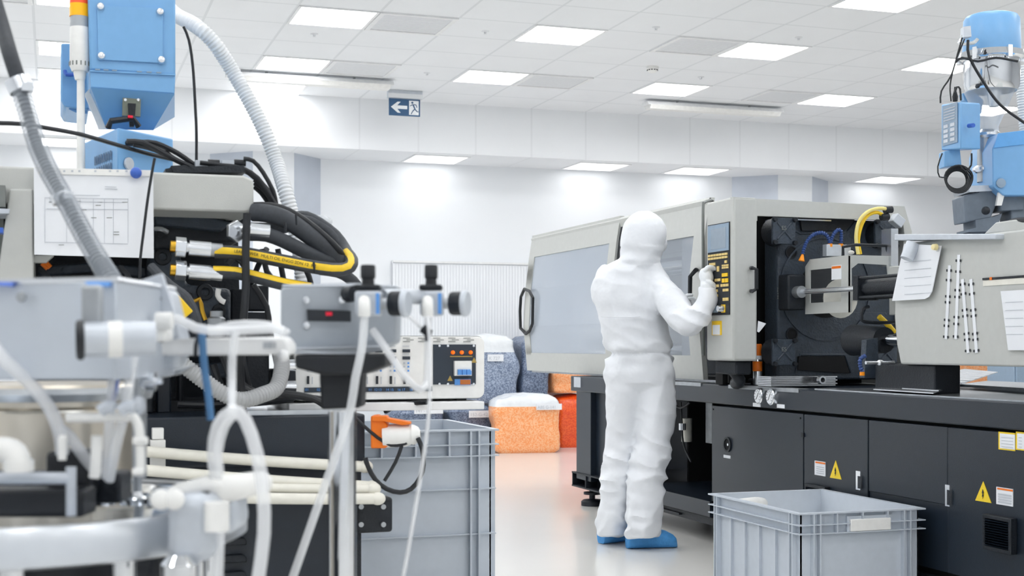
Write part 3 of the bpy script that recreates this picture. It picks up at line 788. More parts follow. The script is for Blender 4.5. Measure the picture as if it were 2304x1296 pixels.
MB().bb(PY(1790,493,YP+.06)-Vector((0,.01,.006)), PY(1868,497,YP+.06)+Vector((0,0,.004))).build('top_rail', M_steel, M)
# yellow hoses
for k, pts in enumerate(([(1993,470),(1975,469),(1950,478),(1932,500),(1926,535),(1931,572)], [(1990,487),(1975,478),(1955,483),(1940,503),(1931,540),(1936,572)])):
    MB().tube([PY(x,y,YP-.12+.01*k) for x,y in pts], .009, seg=10).build('yellow_hose', M_yel if k else mat('pale_yellow_hose',(238,222,140),.4), M)
for x, y in ((1998,473),(1990,489)): c_ = PY(x,y,YP-.11); MB().cyl(c_-Vector((.02,0,0)),c_+Vector((.022,0,.004)),.018).build('hose_coupling', M_black, M)
MB().box(PY(2018,497,YP-.1),(.06,.05,.05),rot=Matrix.Rotation(.6,3,'Y')).build('valve_block', M_alu, M, bev=.004)
# articulated blue coolant hoses with orange nozzles
for pts, nz in (([(1806,572),(1810,556),(1818,540),(1832,527),(1850,524),(1862,532),(1868,550)], True), ([(1868,550),(1874,530),(1884,518),(1892,520),(1893,535),(1892,552)], False)):
    o = MB().tube([PY(x,y,YP-.05) for x,y in pts], .0085, seg=10, step=.002, corr=(.012,.0022)).build('coolant_hose', mat('navy_links',(44,72,130),.4) if nz else MATS['navy_links'], M)
    if nz: c_ = PY(1806,572,YP-.05); MB().lathe([(.005,0),(.008,-.01),(.016,-.035),(0,-.035)], c_+Vector((0,0,.0)), EZ+EX*.2, 16).build('nozzle', mat('orange_nozzle',(250,150,20),.4), o)
    else:
        for x in (1868,1892): c_ = PY(x,552,YP-.05); MB().cyl(c_-EZ*.008,c_+EZ*.008,.012).build('hose_end', MATS['orange_nozzle'], o)
MB().bb(PY(1860,576,YP-.06), PY(1905,552,YP-.02)).build('coolant_manifold', M_alu, M, bev=.003)
c_ = PY(1915,568,YP-.06); MB().ball(c_, (.018,.014,.011)).build('manifold_cap', M_white, M)
# purge guard: window side (plane X) and arch side (plane Y)
XG, YG = 3.60, 5.62; zt_, zb_ = 1.505, 1.235
o4 = [(XG,YP-.01,zb_),(XG,YG,zb_),(XG,YG,zt_),(XG,YP-.05,zt_),(XG,YP-.01,zt_-.03)]
i4 = [(XG,YP-.055,zb_+.055),(XG,YG+.07,zb_+.055),(XG,YG+.07,zt_-.05),(XG,YP-.055,zt_-.05),(XG,YP-.055,zt_-.06)]
gd = MB().ring(o4, i4, (.006,0,0)).build('purge_guard', M_grey, M)
MB().bb((XG+.002,YG+.07,zb_+.055),(XG+.005,YP-.055,zt_-.05)).build('guard_window', M_glassc, gd)
XE = 3.87
o5 = [(XG,YG,zb_),(XG,YG,zt_),(XE-.05,YG,zt_),(XE,YG,zt_-.06),(XE,YG,zb_)]
i5 = [(XG+.015,YG,zb_+.0),(XG+.015,YG,zt_-.06),(XG+.05,YG,zt_-.035),(XE-.06,YG,zt_-.04),(XE-.03,YG,zb_)]
MB().ring(o5, i5, (0,.006,0)).build('guard_arch', M_grey, gd)
MB().prism([(XG,YG,zt_),(XE-.05,YG,zt_),(XE-.05,YP-.05,zt_),(XG,YP-.05,zt_)], (0,0,.004)).build('guard_top', M_grey, gd)
MB().tube([(XG+.03,YG+.1,zt_),(XG+.03,YG+.1,zt_+.05),(XG+.05,YG+.02,zt_+.055),(XG+.22,YG+.02,zt_+.055),(XG+.23,YG+.02,zt_)],.008,seg=8,raw=True).build('guard_handle', M_black, gd)
a = PX(1872,598,XG); b = PX(1894,628,XG)
o = MB().bb((XG-.003,b.y,b.z),(XG,a.y,a.z)).build('caution_label', M_paper, gd); MB().bb((XG-.004,b.y+.003,a.z-.016),(XG-.003,a.y-.003,a.z-.004)).build('header_band', M_or, o)
# carriage rods, cylinder and nozzle
zr_ = 1.345
rp = PY(1788,656,YP)
MB().cyl((rp.x,YP+.02,zr_),(rp.x+.03,5.49,zr_),.013).build('carriage_rod', M_steel, M)
MB().cyl((rp.x,YP+.02,zr_),(rp.x,YP-.07,zr_),.030).build('rod_end', M_steeld, M)
MB().bb((rp.x-.05,YP-.02,zr_-.09),(rp.x+.05,YP+.08,zr_+.09)).build('rod_bracket', M_black, M, bev=.01)
xc_ = 3.60
c2 = MB(); c2.cyl((xc_,5.50,zr_),(xc_,4.9,zr_),.040)
for dz in (-.045,.045):
    for dx in (-.045,.045): c2.cyl((xc_+dx,5.50,zr_+dz),(xc_+dx,4.9,zr_+dz),.007,seg=10)
c2.bb((xc_-.057,5.46,zr_-.057),(xc_+.057,5.50,zr_+.057)); c2.build('carriage_cylinder', M_black, M, bev=.002)
MB().lathe([(.02,0),(.09,.01),(.10,.03),(.03,.06),(.015,.08)], (XG+.18,YP-.02,zr_-.03), -EY, 24).build('nozzle_shield', M_cream, M)
MB().cyl((XG+.25,YP-.05,zr_),(XG+.25,4.9,zr_),.045).build('barrel', M_steel, M)
MB().bb((3.74,5.2,1.22),(3.95,5.50,1.45)).build('carriage_block', M_grey, M, bev=.004)
MB().bb((3.82,5.6,1.46),(3.86,5.68,1.64)).build('guide_post', M_steel, M)
MB().tube([PY(1955,690,5.4),PY(1941,695,5.4),PY(1939,715,5.4),PY(1945,724,5.4),PY(1990,726,5.4),PY(2020,724,5.4)],.008,seg=8).build('hydraulic_pipe', M_black, M)
MB().tube([PY(1978,712,5.7),PY(1995,728,5.7),PY(2012,748,5.7)],.014,seg=10).build('yellow_hose', M_yel, M)
# tie bar in front, mount block
cc = PY(1990,765,5.35)
MB().cyl((cc.x,5.55,cc.z),(cc.x,4.6,cc.z),.028).build('guide_rail', M_chrome, M)
MB().cyl((cc.x,5.60,cc.z),(cc.x,5.35,cc.z),.075,.06).build('rail_clamp', M_black, M)
MB().bb((3.53,4.86,.87),(3.66,5.30,.994)).build('carriage_mount', M_black, M, bev=.006)
MB().py([(1950,765),(1975,760),(1978,850),(1945,850)],5.33,.04).build('bracket', M_cast, M)
a = PY(1948,816,5.2); b = PY(2012,816,5.2)
MB().cyl(a,b,.008,seg=10).build('lock_lever', M_steel, M); MB().ball((a+b)/2+Vector((0,0,0)),(.018,.014,.014)).build('lever_boss', M_steel, M)
MB().tube([PY(1947,800,5.25),PY(1936,808,5.25),PY(1936,825,5.25),PY(1940,835,5.25)],.009,seg=8,step=.003,corr=(.012,.002)).build('coolant_hose', MATS['navy_links'], M)
c_ = PY(1940,840,5.25); MB().cyl(c_-EZ*.01,c_+EZ*.006,.011).build('hose_end', MATS['orange_nozzle'], M)
# --- injection unit cover
XI = 3.50
cov = MB()
edge = [(2036,545),(2022,600),(2013,660),(2012,715),(2017,775),(2026,819)]
pe_ = [PX(x,y,XI) for x,y in edge]
zt2, zb2 = 1.52, .996
poly = [Vector((XI,p.y,min(zt2,max(zb2,p.z)))) for p in pe_]; poly[0].z = zt2; poly[-1].z = zb2
poly += [Vector((XI,2.9,zb2)), Vector((XI,2.9,zt2))]
ic = cov.prism(poly, (.62,0,0)).build('injection_cover', M_grey, M, bev=.008)
MB().prism([PX(2212,527,3.62)*1, PX(2240,500,3.62), Vector((3.62,3.0,PX(2240,500,3.62).z+.01)), Vector((3.62,3.0,1.5))], (.35,0,0)).build('upper_cover', M_grey, M, bev=.006)
MB().bb((3.40,2.7,.868),(4.36,5.6,.874)).build('bed_top', M_lid, M)
MB().bb((3.95,2.9,.874),(4.15,4.6,.90)).build('linear_guide', M_steeld, M)
MB().prism([PX(2012,527,3.46), PX(2012,541,3.46), PX(2240,538,3.46)+Vector((0,0,0)), PX(2240,526,3.46)], (.45,0,0)).build('top_plate', M_alu, M, bev=.003)
a = PX(2040,583,3.44); b = PX(2055,548,3.47)
MB().cyl(a,b,.028,.03,seg=24).build('sensor_horn', M_alu, M)
for nm, pts, X in (('hanging_sheet', [(2034,548),(2118,553),(2097,655),(2090,668),(2080,673),(2007,677)], 3.478), ('hanging_sheet', [(2251,655),(2304,658),(2304,788),(2272,787),(2265,784)], 3.488)):
    pp = [PX(x,y,X) for x,y in pts]
    if X == 3.488: pp = [PX(2251,655,X),Vector((X,4.05,PX(2251,655,X).z)),Vector((X,4.05,PX(2270,788,X).z)),PX(2268,788,X)]
    o = lab(MB().prism(pp,(.003,0,0)).build(nm, M_paper, M, smooth=False), 'clipped white paper sheet')
    for k in range(5):
        y_ = 590+k*18 if X == 3.478 else 680+k*18
        x_ = 2035 if X == 3.478 else 2262
        q0, q1 = PX(x_,y_,X-.001), PX(x_+ (60 if X == 3.478 else 40),y_,X-.001)
        MB().prism([q0,Vector((q1.x,q1.y,q0.z)),Vector((q1.x,q1.y,q0.z-.002)),q0-EZ*.002],(-.0005,0,0)).build('print_line', M_ink, o)
c_ = PX(2107,556,3.47); MB().lathe([(0,.02),(.012,.018),(.014,0)], c_, -EX, 16).build('magnet', mat('cream_magnet',(240,225,170),.4), M)
st_ = [(2139,2128,580,765),(2161,2150,560,765),(2166,2178,626,795),(2184,2197,626,795)]
for xa, xb, ya, yb in ((2136,2128,597,763),(2157,2150,573,763),(2165,2178,628,794),(2184,2197,628,794)):
    p0, p1 = PX(xa,ya,XI-.003), PX(xb,yb,XI-.003); n = (p1-p0).normalized().cross(EX)*.009
    so = MB().prism([p0-n,p0+n,p1+n,p1-n],(.002,0,0)).build('adhesive_strip', M_paper, ic, smooth=False)
    m_ = MB()
    for f in (.07,.2,.42,.5,.74,.82,.97):
        for sgn in (-1,1):
            c = p0.lerp(p1, f) + n*sgn*1.5
            m_.box(c-Vector((.0005,0,0)), (.001,.009,.010)); 
    m_.build('hook_marks', M_dink, so, smooth=False)
a = PX(2213,628,XI); 
MB().bb((XI-.006,3.9,a.z-.004),(XI,a.y,a.z+.004)).build('magnetic_strip', M_black, ic); MB().bb((XI-.003,3.9,a.z-.028),(XI,a.y,a.z-.006)).build('label_holder', M_cream, ic)
MB().bb((XI-.008,PX(2235,628,XI).y,a.z-.006),(XI-.004,PX(2230,628,XI).y,a.z+.005)).build('marker_clip', M_or, ic)

# ================================================================== PERSON IN WHITE COVERALL
D0 = 7.22
def ell(cx_, y, hw, hd, d=D0, tilt=0., n=28):
    """ring of a body part: centre and half width in pixels at distance d, half depth in metres"""
    c = PD(cx_, y, d); w_ = hw*d/F
    return [c + RIGHT*math.cos(2*math.pi*k/n)*w_ + FWD*math.sin(2*math.pi*k/n)*hd + EZ*tilt*math.sin(2*math.pi*k/n) for k in range(n)]
def lr(rows):   # (y, xleft, xright, half depth, distance)
    return [ell((a+b)/2, y, (b-a)/2, h, d) for y, a, b, h, d in rows]
pr = thing('person', 'person in white hooded coverall, gloves and blue overshoes, seen from behind, pressing a key', 'person', PZ(1420,1232,0))
S = MB()
S.loft(lr([(800,1374,1508,.13,7.22),(790,1360,1515,.145,7.22),(775,1356,1514,.15,7.22),(750,1352,1510,.15,7.22),(715,1349,1503,.15,7.22),(680,1344,1500,.15,7.22),(655,1340,1502,.145,7.22),(630,1343,1503,.13,7.22),(612,1352,1495,.115,7.22),(598,1368,1484,.095,7.22),(585,1388,1477,.085,7.22)]))
S.loft(lr([(895,1395,1490,.05,7.22),(880,1375,1510,.10,7.22),(862,1362,1520,.14,7.22),(840,1360,1520,.145,7.22),(815,1364,1517,.14,7.22),(800,1370,1512,.135,7.22),(780,1374,1505,.13,7.22)]))
S.loft(lr([(1203,1345,1404,.10,7.32),(1190,1345,1408,.105,7.32),(1160,1348,1412,.10,7.31),(1120,1351,1416,.095,7.30),(1080,1352,1419,.095,7.29),(1040,1360,1424,.095,7.28),(1000,1362,1432,.10,7.27),(950,1362,1440,.11,7.25),(900,1361,1450,.12,7.23),(860,1364,1460,.12,7.22)]))
S.loft(lr([(1209,1407,1484,.095,7.16),(1198,1404,1487,.10,7.16),(1170,1405,1491,.10,7.16),(1130,1410,1492,.095,7.17),(1090,1413,1494,.095,7.18),(1050,1418,1500,.10,7.19),(1020,1424,1508,.105,7.19),(985,1428,1511,.11,7.20),(940,1430,1517,.115,7.21),(900,1425,1520,.12,7.22),(860,1420,1519,.12,7.22)]))
# hood and neck
S.loft(lr([(615,1372,1488,.10,7.22),(597,1388,1482,.095,7.21),(580,1396,1481,.10,7.20),(562,1394,1490,.115,7.20),(545,1393,1496,.122,7.20),(528,1396,1499,.125,7.20),(510,1400,1498,.12,7.20),(495,1408,1490,.105,7.20),(484,1420,1477,.08,7.20),(477,1435,1462,.045,7.20)]))
# right arm (image right)
def limb(b, pts, seg=18): 
    P = catmull([PD(x,y,d) for x,y,d,r in pts], .03); R = [r for *_, r in pts]; n = len(P)
    b.tube(P, lambda f: (lambda q: R[int(q)]*(1-(q%1)) + R[min(int(q)+1,len(R)-1)]*(q%1))(min(f*(len(R)-1), len(R)-1-1e-6)), seg=seg, raw=True)
limb(S, [(1462,625,7.20,.085),(1482,642,7.17,.088),(1502,672,7.10,.083),(1528,706,7.0,.078),(1553,724,6.93,.070),(1572,716,6.90,.066),(1585,692,6.90,.062),(1592,668,6.91,.052),(1592,654,6.92,.042),(1592,648,6.92,.040)])
for (x,y,d,r) in ((1466,628,7.19,.088),(1555,722,6.93,.068)): S.ball(PD(x,y,d), r)
# left arm, mostly hidden
limb(S, [(1385,622,7.26,.085),(1370,645,7.32,.082),(1372,690,7.42,.070),(1392,728,7.52,.062),(1440,728,7.56,.056),(1490,705,7.52,.05),(1522,690,7.47,.042)])
for (x,y,d,r) in ((1376,638,7.30,.085),(1394,728,7.52,.062)): S.ball(PD(x,y,d), r)
raw = S.build('coverall_raw', M_suit)
rm = raw.modifiers.new('r', 'REMESH'); rm.mode = 'VOXEL'; rm.voxel_size = .0075; rm.use_smooth_shade = True
sm = raw.modifiers.new('s', 'SMOOTH'); sm.iterations = 7; sm.factor = .6
dg = bpy.context.evaluated_depsgraph_get()
me = bpy.data.meshes.new_from_object(raw.evaluated_get(dg)); me.transform(raw.matrix_basis)
bpy.data.objects.remove(raw)
hips, elb, waist = PD(1440,830,D0), PD(1560,722,6.93), PD(1440,797,D0)
vn = [v.normal.copy() for v in me.vertices]
def ridged(p): return 1-abs(noise.noise(p))*2
for v, n_ in zip(me.vertices, vn):
    p = v.co
    dz = p.z-1.08
    # long soft folds, tighter near joints
    a = ridged(Vector((p.x*5, p.y*5, p.z*2.2)))*.017
    b = ridged(Vector((p.x*7+4+p.z*5, p.y*7, p.z*13)))*.019
    damp = .45 if p.z > 1.60 else 1.0
    kneew = math.exp(-((p.z-.42)/.14)**2) + 1.2*math.exp(-((p.z-1.02)/.07)**2) + .8*math.exp(-((p.z-.12)/.08)**2) + .6*math.exp(-((p.z-1.52)/.06)**2) + 1.0*math.exp(-((p-elb).length/.12)**2)
    v.co = p + n_*(a-.008 + (b-.009)*min(1.3, .25+kneew) + noise.noise(p*3.3)*.012)*damp
    # elastic waist
    wd = (p.z-(waist.z+.003))/.012
    if abs(wd) < 2.5 and (p-waist).length < .3: v.co -= n_*.010*math.exp(-wd*wd)
me.materials.clear(); me.materials.append(M_suit)
link('coverall', me, pr)
# yoke seam across the back, hood seam
def seam(pts, nm):
    MB().tube([PD(x,y,d) for x,y,d in pts], .0022, seg=6).build(nm, M_suit, pr)
seam([(1352,712,7.07),(1380,713,7.055),(1410,713,7.05),(1440,712,7.055)], 'back_seam')
# face, mask, gloves, shoes
gdir = (RIGHT*.86+FWD*.5).normalized(); hc = PD(1447,530,7.20); side = Vector((-gdir.y, gdir.x, 0))
fc = MB(); fc.ball(hc+gdir*.040, (.080,.080,.10), seg=24, rings=18); fc.cyl(hc-EZ*.16+gdir*.01, hc-EZ*.05+gdir*.01, .055); fc.ball(hc+gdir*.118-EZ*.01, (.014,.014,.022)); fc.build('body', M_skin, pr)
ms = MB(); ms.ball(hc+gdir*.098-EZ*.040, (.050,.050,.052), seg=20, rings=12); ms.build('face_mask', M_suit, pr)
for sgn in (-1,1): MB().ball(hc+gdir*.108+side*sgn*.03+EZ*.018, (.014,.014,.008)).build('eye', M_dink, pr)
# right glove: palm, four fingers, thumb, grown into one surface
def glove(nm, wrist, palm, fingers, thumb, lbl):
    g = MB()
    P = [PD(*p) for p in wrist]; g.tube(P, lambda f: .036-.006*f, seg=14, raw=True)
    (c, r, rot) = palm; g.ball(c, r, rot=rot)
    for f in fingers+[thumb]:
        Q = [PD(*p) for p in f]; g.tube(catmull(Q,.006), lambda t: .0125-.003*t, seg=10, raw=True); g.ball(Q[-1], .0096, seg=10, rings=8)
    o = g.build('gl', M_glove); m1 = o.modifiers.new('r','REMESH'); m1.mode='VOXEL'; m1.voxel_size=.0032; m2=o.modifiers.new('s','SMOOTH'); m2.iterations=3
    dg = bpy.context.evaluated_depsgraph_get(); me = bpy.data.meshes.new_from_object(o.evaluated_get(dg)); me.transform(o.matrix_basis); bpy.data.objects.remove(o)
    me.materials.clear(); me.materials.append(M_glove); return link(nm, me, pr)
rotp = Matrix.Rotation(-.35, 3, FWD) @ Matrix.Rotation(-TH,3,'Z')
glove('glove', [(1592,656,6.92),(1590,642,6.92),(1589,630,6.93)], (PD(1589,622,6.93), (.037,.045,.046), rotp),
  [[(1586,610,6.90),(1592,602,6.89),(1602,601,6.90),(1611,606,6.915)],
   [(1592,607,6.93),(1600,605,6.93),(1610,609,6.94),(1616,617,6.945)],
   [(1597,614,6.95),(1606,614,6.95),(1614,621,6.955),(1616,631,6.955)],
   [(1597,624,6.97),(1606,626,6.97),(1612,634,6.97),(1611,643,6.965)]],
  [(1590,632,6.90),(1600,636,6.89),(1606,640,6.90),(1610,646,6.91)], '')
glove('glove', [(1516,690,7.48),(1526,685,7.46),(1533,681,7.45)], (PD(1538,678,7.44), (.042,.03,.022), Matrix.Rotation(-TH,3,'Z')),
  [[(1544,674,7.43),(1553,671,7.42),(1561,672,7.41),(1566,677,7.41)],[(1544,678,7.44),(1554,676,7.44),(1562,677,7.43),(1566,682,7.43)],
   [(1544,682,7.45),(1553,682,7.45),(1560,683,7.45),(1564,687,7.45)],[(1542,686,7.46),(1550,687,7.46),(1557,688,7.46),(1560,692,7.46)]],
  [(1538,673,7.42),(1543,667,7.40),(1549,664,7.39),(1556,664,7.39)], '')
def shoe(heel, direction, L):
    dr_ = direction.normalized(); sd = Vector((-dr_.y, dr_.x, 0)); rings = []
    for f, wd, hh in ((0,.030,.05),(.03,.044,.095),(.12,.052,.135),(.3,.054,.135),(.45,.054,.12),(.62,.058,.098),(.78,.060,.086),(.9,.054,.072),(.97,.038,.052),(1,.016,.025)):
        c = heel + dr_*L*f
        rings.append([c + sd*math.copysign(abs(math.cos(a))**.8, math.cos(a))*wd*(1+.06*math.sin(f*23+a*3)) + EZ*max(.003, (hh*.5+math.copysign(abs(math.sin(a))**.7, math.sin(a))*hh*.5)*(1+.05*math.sin(f*31+a*2))) for a in [2*math.pi*k/20 for k in range(20)]])
    return MB().loft(rings).build('overshoe', M_shoe, pr)
h = PZ(1410,1234,0); shoe(h, RIGHT*1+FWD*.18, .275)
h = PZ(1352,1224,0); shoe(h, RIGHT*.82+FWD*.6, .275)

# ================================================================== GREY CRATES
def crate(name, label, o_, L_, W_, Hh, group=None, ribs_long=4, rim=.085, drop=.0, mid=()):
    """o_: near corner of rim on the floor plane, L_ along +Y, W_ along +X"""
    t = thing(name, label, 'crate', (o_.x+W_/2, o_.y+L_/2, 0), 0, group)
    x0, x1, y0, y1 = o_.x, o_.x+W_, o_.y, o_.y+L_
    b = MB(); th_ = .005; ins = .022; g0 = .0
    a0, a1, c0, c1 = x0+ins, x1-ins, y0+ins, y1-ins
    b.bb((a0,c0,.02),(a1,c1,.026))
    for q in (((a0,c0,.02),(a0+th_,c1,Hh)),((a1-th_,c0,.02),(a1,c1,Hh)),((a0,c0,.02),(a1,c0+th_,Hh)),((a0,c1-th_,.02),(a1,c1,Hh))): b.bb(*q)
    # vertical ribs on lower body
    def vrib(x, y, nx, ny, z0, z1, wd=.006, dep=ins):
        if nx: b.bb((x, y-wd/2, z0), (x+nx*dep, y+wd/2, z1))
        else: b.bb((x-wd/2, y, z0), (x+wd/2, y+ny*dep, z1))
    zr0 = Hh-rim
    for f in (.07,.10,.90,.93):
        for sx, xx in ((-1,a0),(1,a1)): vrib(xx, y0+L_*f, sx, 0, .03, Hh-.002, dep=ins*.95)
    for f in (.12,.17,.83,.88) : 
        for sy, yy in ((-1,c0),(1,c1)): vrib(x0+W_*f, yy, 0, sy, .03, Hh-.002, dep=ins*.95)
    for f in ((.27,.44,.6,.76)[:ribs_long]):
        for sx, xx in ((-1,a0),(1,a1)): vrib(xx, y0+L_*f, sx, 0, .03, zr0, wd=.016, dep=ins*.5)
    for f in (.30,.5,.70):
        for sy, yy in ((-1,c0),(1,c1)): vrib(x0+W_*f, yy, 0, sy, zr0, Hh-.002, dep=ins*.95)
    o = b.build('body', M_crate, t)
    r = MB()
    for k, z in enumerate([Hh-.006, Hh-.006-rim*.52, zr0] + list(mid)):
        hz = .006 if k == 0 else .004; e = 0 if k < 3 else .008
        X0, X1, Y0_, Y1_ = x0+e, x1-e, y0+e, y1-e
        r.ring([(X0,Y0_,z),(X1,Y0_,z),(X1,Y1_,z),(X0,Y1_,z)], [(a0+.004,c0+.004,z),(a1-.004,c0+.004,z),(a1-.004,c1-.004,z),(a0+.004,c1-.004,z)], (0,0,hz))
    r.build('rim', M_crate, t)
    return t, (x0,x1,y0,y1,zr0)
c1 = PZ(1797,1156,.42)
ct, cg = crate('plastic_crate', 'open grey plastic crate on the floor in front of the charcoal machine base', Vector((c1.x, c1.y, 0)), .775, .585, .42)
MB().bb((cg[0]+.235, cg[2]-.002, .340),(cg[0]+.42, cg[2]+.012, .388)).build('label_card', M_white, ct, bev=.003)
MB().bb((cg[0]+.225, cg[2]+.010, .334),(cg[0]+.43, cg[2]+.020, .40)).build('card_holder', M_crate, ct)
rl = MB().lathe([(0,0),(.030,0),(.032,.02),(.032,.2),(.028,.215),(0,.215)], (0,0,0), EX, 24).build('plastic_roll', M_white)
q0, q1 = PZ(1684,1152,.335), PZ(1762,1141,.335)
rl.location = q0; rl.rotation_euler = (0, 0, math.atan2(q1.y-q0.y, q1.x-q0.x))
tag(rl, 'white cylindrical bottle lying inside the open grey crate', 'bottle')
b2_ = MB(); b2_.bb((c1.x+.04,c1.y+.25,.027),(c1.x+.54,c1.y+.74,.31)); o = b2_.build('cardboard_box', M_white, bev=.01)
tag(o, 'pale box lying in the bottom of the grey crate beneath the bottle', 'box')
pb = PZ(1123,965,.80)
bt, bg = crate('plastic_bin', 'tall grey ribbed plastic bin on the floor behind orange power plug', Vector((pb.x-.57, pb.y, 0)), .62, .57, .80, mid=(.60,.45,.30,.15), rim=.09)

# ---- things lying on the right machine
def place(o): return o
a = PX(1697,860,3.42); b = PX(1715,860,3.42); rad = .019
cy = Vector((3.44, 6.22, .875))
t = thing('spray_can', 'orange and silver aerosol can standing on machine bed beside control box', 'spray can', cy)
MB().lathe([(0,0),(rad*1.3,0),(rad*1.3,.125),(rad*1.2,.13)], cy).build('can_body', M_steel, t)
MB().lathe([(rad*1.31,.07),(rad*1.31,.12)], cy).build('label_band', M_or, t)
MB().lathe([(rad*1.2,.13),(rad*1.2,.15),(rad*1.1,.15)], cy).build('shoulder', M_paper, t)
MB().lathe([(rad*1.22,.15),(rad*1.22,.205),(rad*1.0,.21),(0,.21)], cy).build('cap', M_or, t)
for k, (x0, x1, z, dz, l) in enumerate(((1735,1880,.878,.045,'stack of thin aluminium plates lying on bed under the black platen'),)):
    p0, p1 = PY(x0,840,5.87), PY(x1,840,5.87)
    t = thing('plate_stack', l, 'metal plates', ((p0.x+p1.x)/2, 5.8, z))
    for j in range(6): MB().bb((p0.x,5.87,z+j*.0082),(p1.x+.01*(j%2),6.00,z+j*.0082+.006)).build('plate', M_steel, t)
# ratchet wrench
wz = .889
w0, w1 = PZ(1655,865,wz), PZ(1842,853,wz+.01)
w0, w1 = Vector((3.47,6.35,wz)), Vector((3.66,5.55,wz+.012)); w0 = PX(1650,862,3.44); w0.z = wz; w1 = PX(1843,853,3.56); w1.z = wz+.02
t = thing('socket_wrench', 'long black ratchet wrench with steel socket head lying on the machine bed', 'wrench', (w0+w1)/2-EZ*.01)
MB().tube([w0, w0.lerp(w1,.3), w0.lerp(w1,.9)], lambda f: .013-.004*f, seg=10).build('handle', M_rub, t)
hd = MB(); hd.cyl(w1-EZ*.012, w1+EZ*.014, .030); hd.build('ratchet_head', M_rub, t); MB().lathe([(.012,.0),(.012,.022),(.020,.022),(.022,0)], w1+Vector((-.005,-.02,0)), -EY, 20).build('socket', M_steel, t)
# sheets of aluminium
for k, (pts, z, l) in enumerate((([(1965,868),(2100,876),(2245,846),(2170,838)], .90, 'bright thin aluminium sheet lying tilted on bed under the injection cover'),)):
    q = [PZ(x,y,z) for x,y in pts]; q[2].z += .02; q[3].z += .02; q[0].z = q[1].z = .882
    m_ = MB(); m_.prism(q, (0,0,.004))
    for j in range(9): 
        f = .06+j*.1; m_.prism([q[0].lerp(q[3],f)+EZ*.004, q[1].lerp(q[2],f)+EZ*.004, q[1].lerp(q[2],f+.03)+EZ*.004, q[0].lerp(q[3],f+.03)+EZ*.004], (0,0,.003))
    o = m_.build('aluminium_sheet', M_steel, smooth=False); tag(o, l, 'metal sheet')
q = [PZ(x,y,.885) for x,y in ((2160,870),(2310,880),(2310,866),(2220,862))]
o = MB().prism(q,(0,0,.012)).build('grey_tray', M_lid); tag(o, 'flat galvanised tray at the far right end of the machine bed', 'tray')

# ---- vacuum loader above the injection unit
DV = 5.9
def V(x, y, d=DV): return PD(x, y, d)
t = thing('vacuum_loader', 'blue capped steel vacuum loader standing on injection unit at the upper right', 'loader', V(2225,530))
def lat(name, cx_, rows, m, seg=36, d=DV):
    """turned part: rows of (pixel y, half width px)"""
    base = V(cx_, rows[-1][0], d); k = d/F
    return MB().lathe([(hw*k, (rows[-1][0]-y)*k) for y, hw in rows[::-1]], base, EZ, seg).build(name, m, t)
lat('blue_hood', 2231, [(34,0),(34,45),(38,56),(46,61),(115,63),(122,62),(122,0)], M_blue)
lat('clamp_ring', 2231, [(120,60),(120,70),(134,74),(138,68),(138,60)], M_chrome)
lat('steel_canister', 2231, [(138,62),(195,60),(206,55),(206,50)], M_chrome)
lat('cone', 2226, [(206,55),(285,20),(300,20)], M_film)
lat('outlet_cone', 2236, [(196,17),(205,17),(240,10)], M_steel)
lat('neck_flange', 2223, [(292,18),(300,26),(306,26),(312,20)], M_steel)
lat('sight_tube', 2216, [(310,16),(410,17)], M_steeld)
lat('lower_flange', 2213, [(374,20),(378,24),(384,24),(388,18)], M_steel)
for k in range(6):
    a = k*1.05+.4; p = V(2231,129)+Vector((math.cos(a),math.sin(a),0))*.135
    MB().box(p, (.02,.02,.05), a).build('toggle_clamp', M_steel, t)
MB().pd([(2166,210),(2190,205),(2212,225),(2208,255),(2170,225)], DV+.05, .05).build('inlet_box', M_blue, t)
for pts, r in (([(2172,75),(2160,90),(2162,100),(2190,96),(2200,88)],.008),): MB().tube([V(x,y,DV-.14) for x,y in pts], r, seg=8).build('air_fitting', M_steel, t)
MB().pd([(2168,60),(2184,58),(2186,82),(2168,84)], DV-.16, .04).build('solenoid_valve', M_alu, t)
MB().pd([(2216,112),(2219,110),(2219,122),(2214,122)], DV-.14, .01).build('clip', M_black, t)
# control box of the loader
q = MB(); q.prism([V(2118,235,5.75), V(2162,229,5.60), V(2206,232,5.72), V(2162,238,5.9)], (0,0,-.195)); ub = q.build('control_box', M_blue, t, bev=.006)
f0, f1 = V(2118,235,5.75), V(2162,229,5.60)
fx = (f1-f0); fx.z = 0; nrm = Vector((fx.y,-fx.x,0)).normalized()
def fp(u, v): return f0 + fx*u + EZ*(-.195*v) + nrm*.002
kpn = MB().prism([fp(.1,.06),fp(.86,.06),fp(.86,.92),fp(.1,.92)], nrm*.002).build('keypad', M_paleblue, ub, smooth=False)
for j in range(4):
    for i_ in (0,1): MB().prism([fp(.18+i_*.34,.48+j*.105),fp(.4+i_*.34,.48+j*.105),fp(.4+i_*.34,.55+j*.105),fp(.18+i_*.34,.55+j*.105)], nrm*.004).build('key', M_alu, kpn, smooth=False)
for j in range(5): MB().prism([fp(.18,.14+j*.06),fp(.75,.14+j*.06),fp(.75,.16+j*.06),fp(.18,.16+j*.06)], nrm*.0035).build('print_line', M_ink, kpn, smooth=False)
MB().pd([(2124,340),(2160,334),(2164,372),(2124,376)], 5.7, .07).build('gland_box', M_blue, t, bev=.003)
MB().cyl(V(2180,283,5.62), V(2190,282,5.58), .009, seg=10).build('latch', M_blued, ub)
MB().lathe([(.010,0),(.012,.02),(.005,.045),(.004,.06)], V(2149,228,5.66), EZ, 12).build('cable_gland', M_black, t)
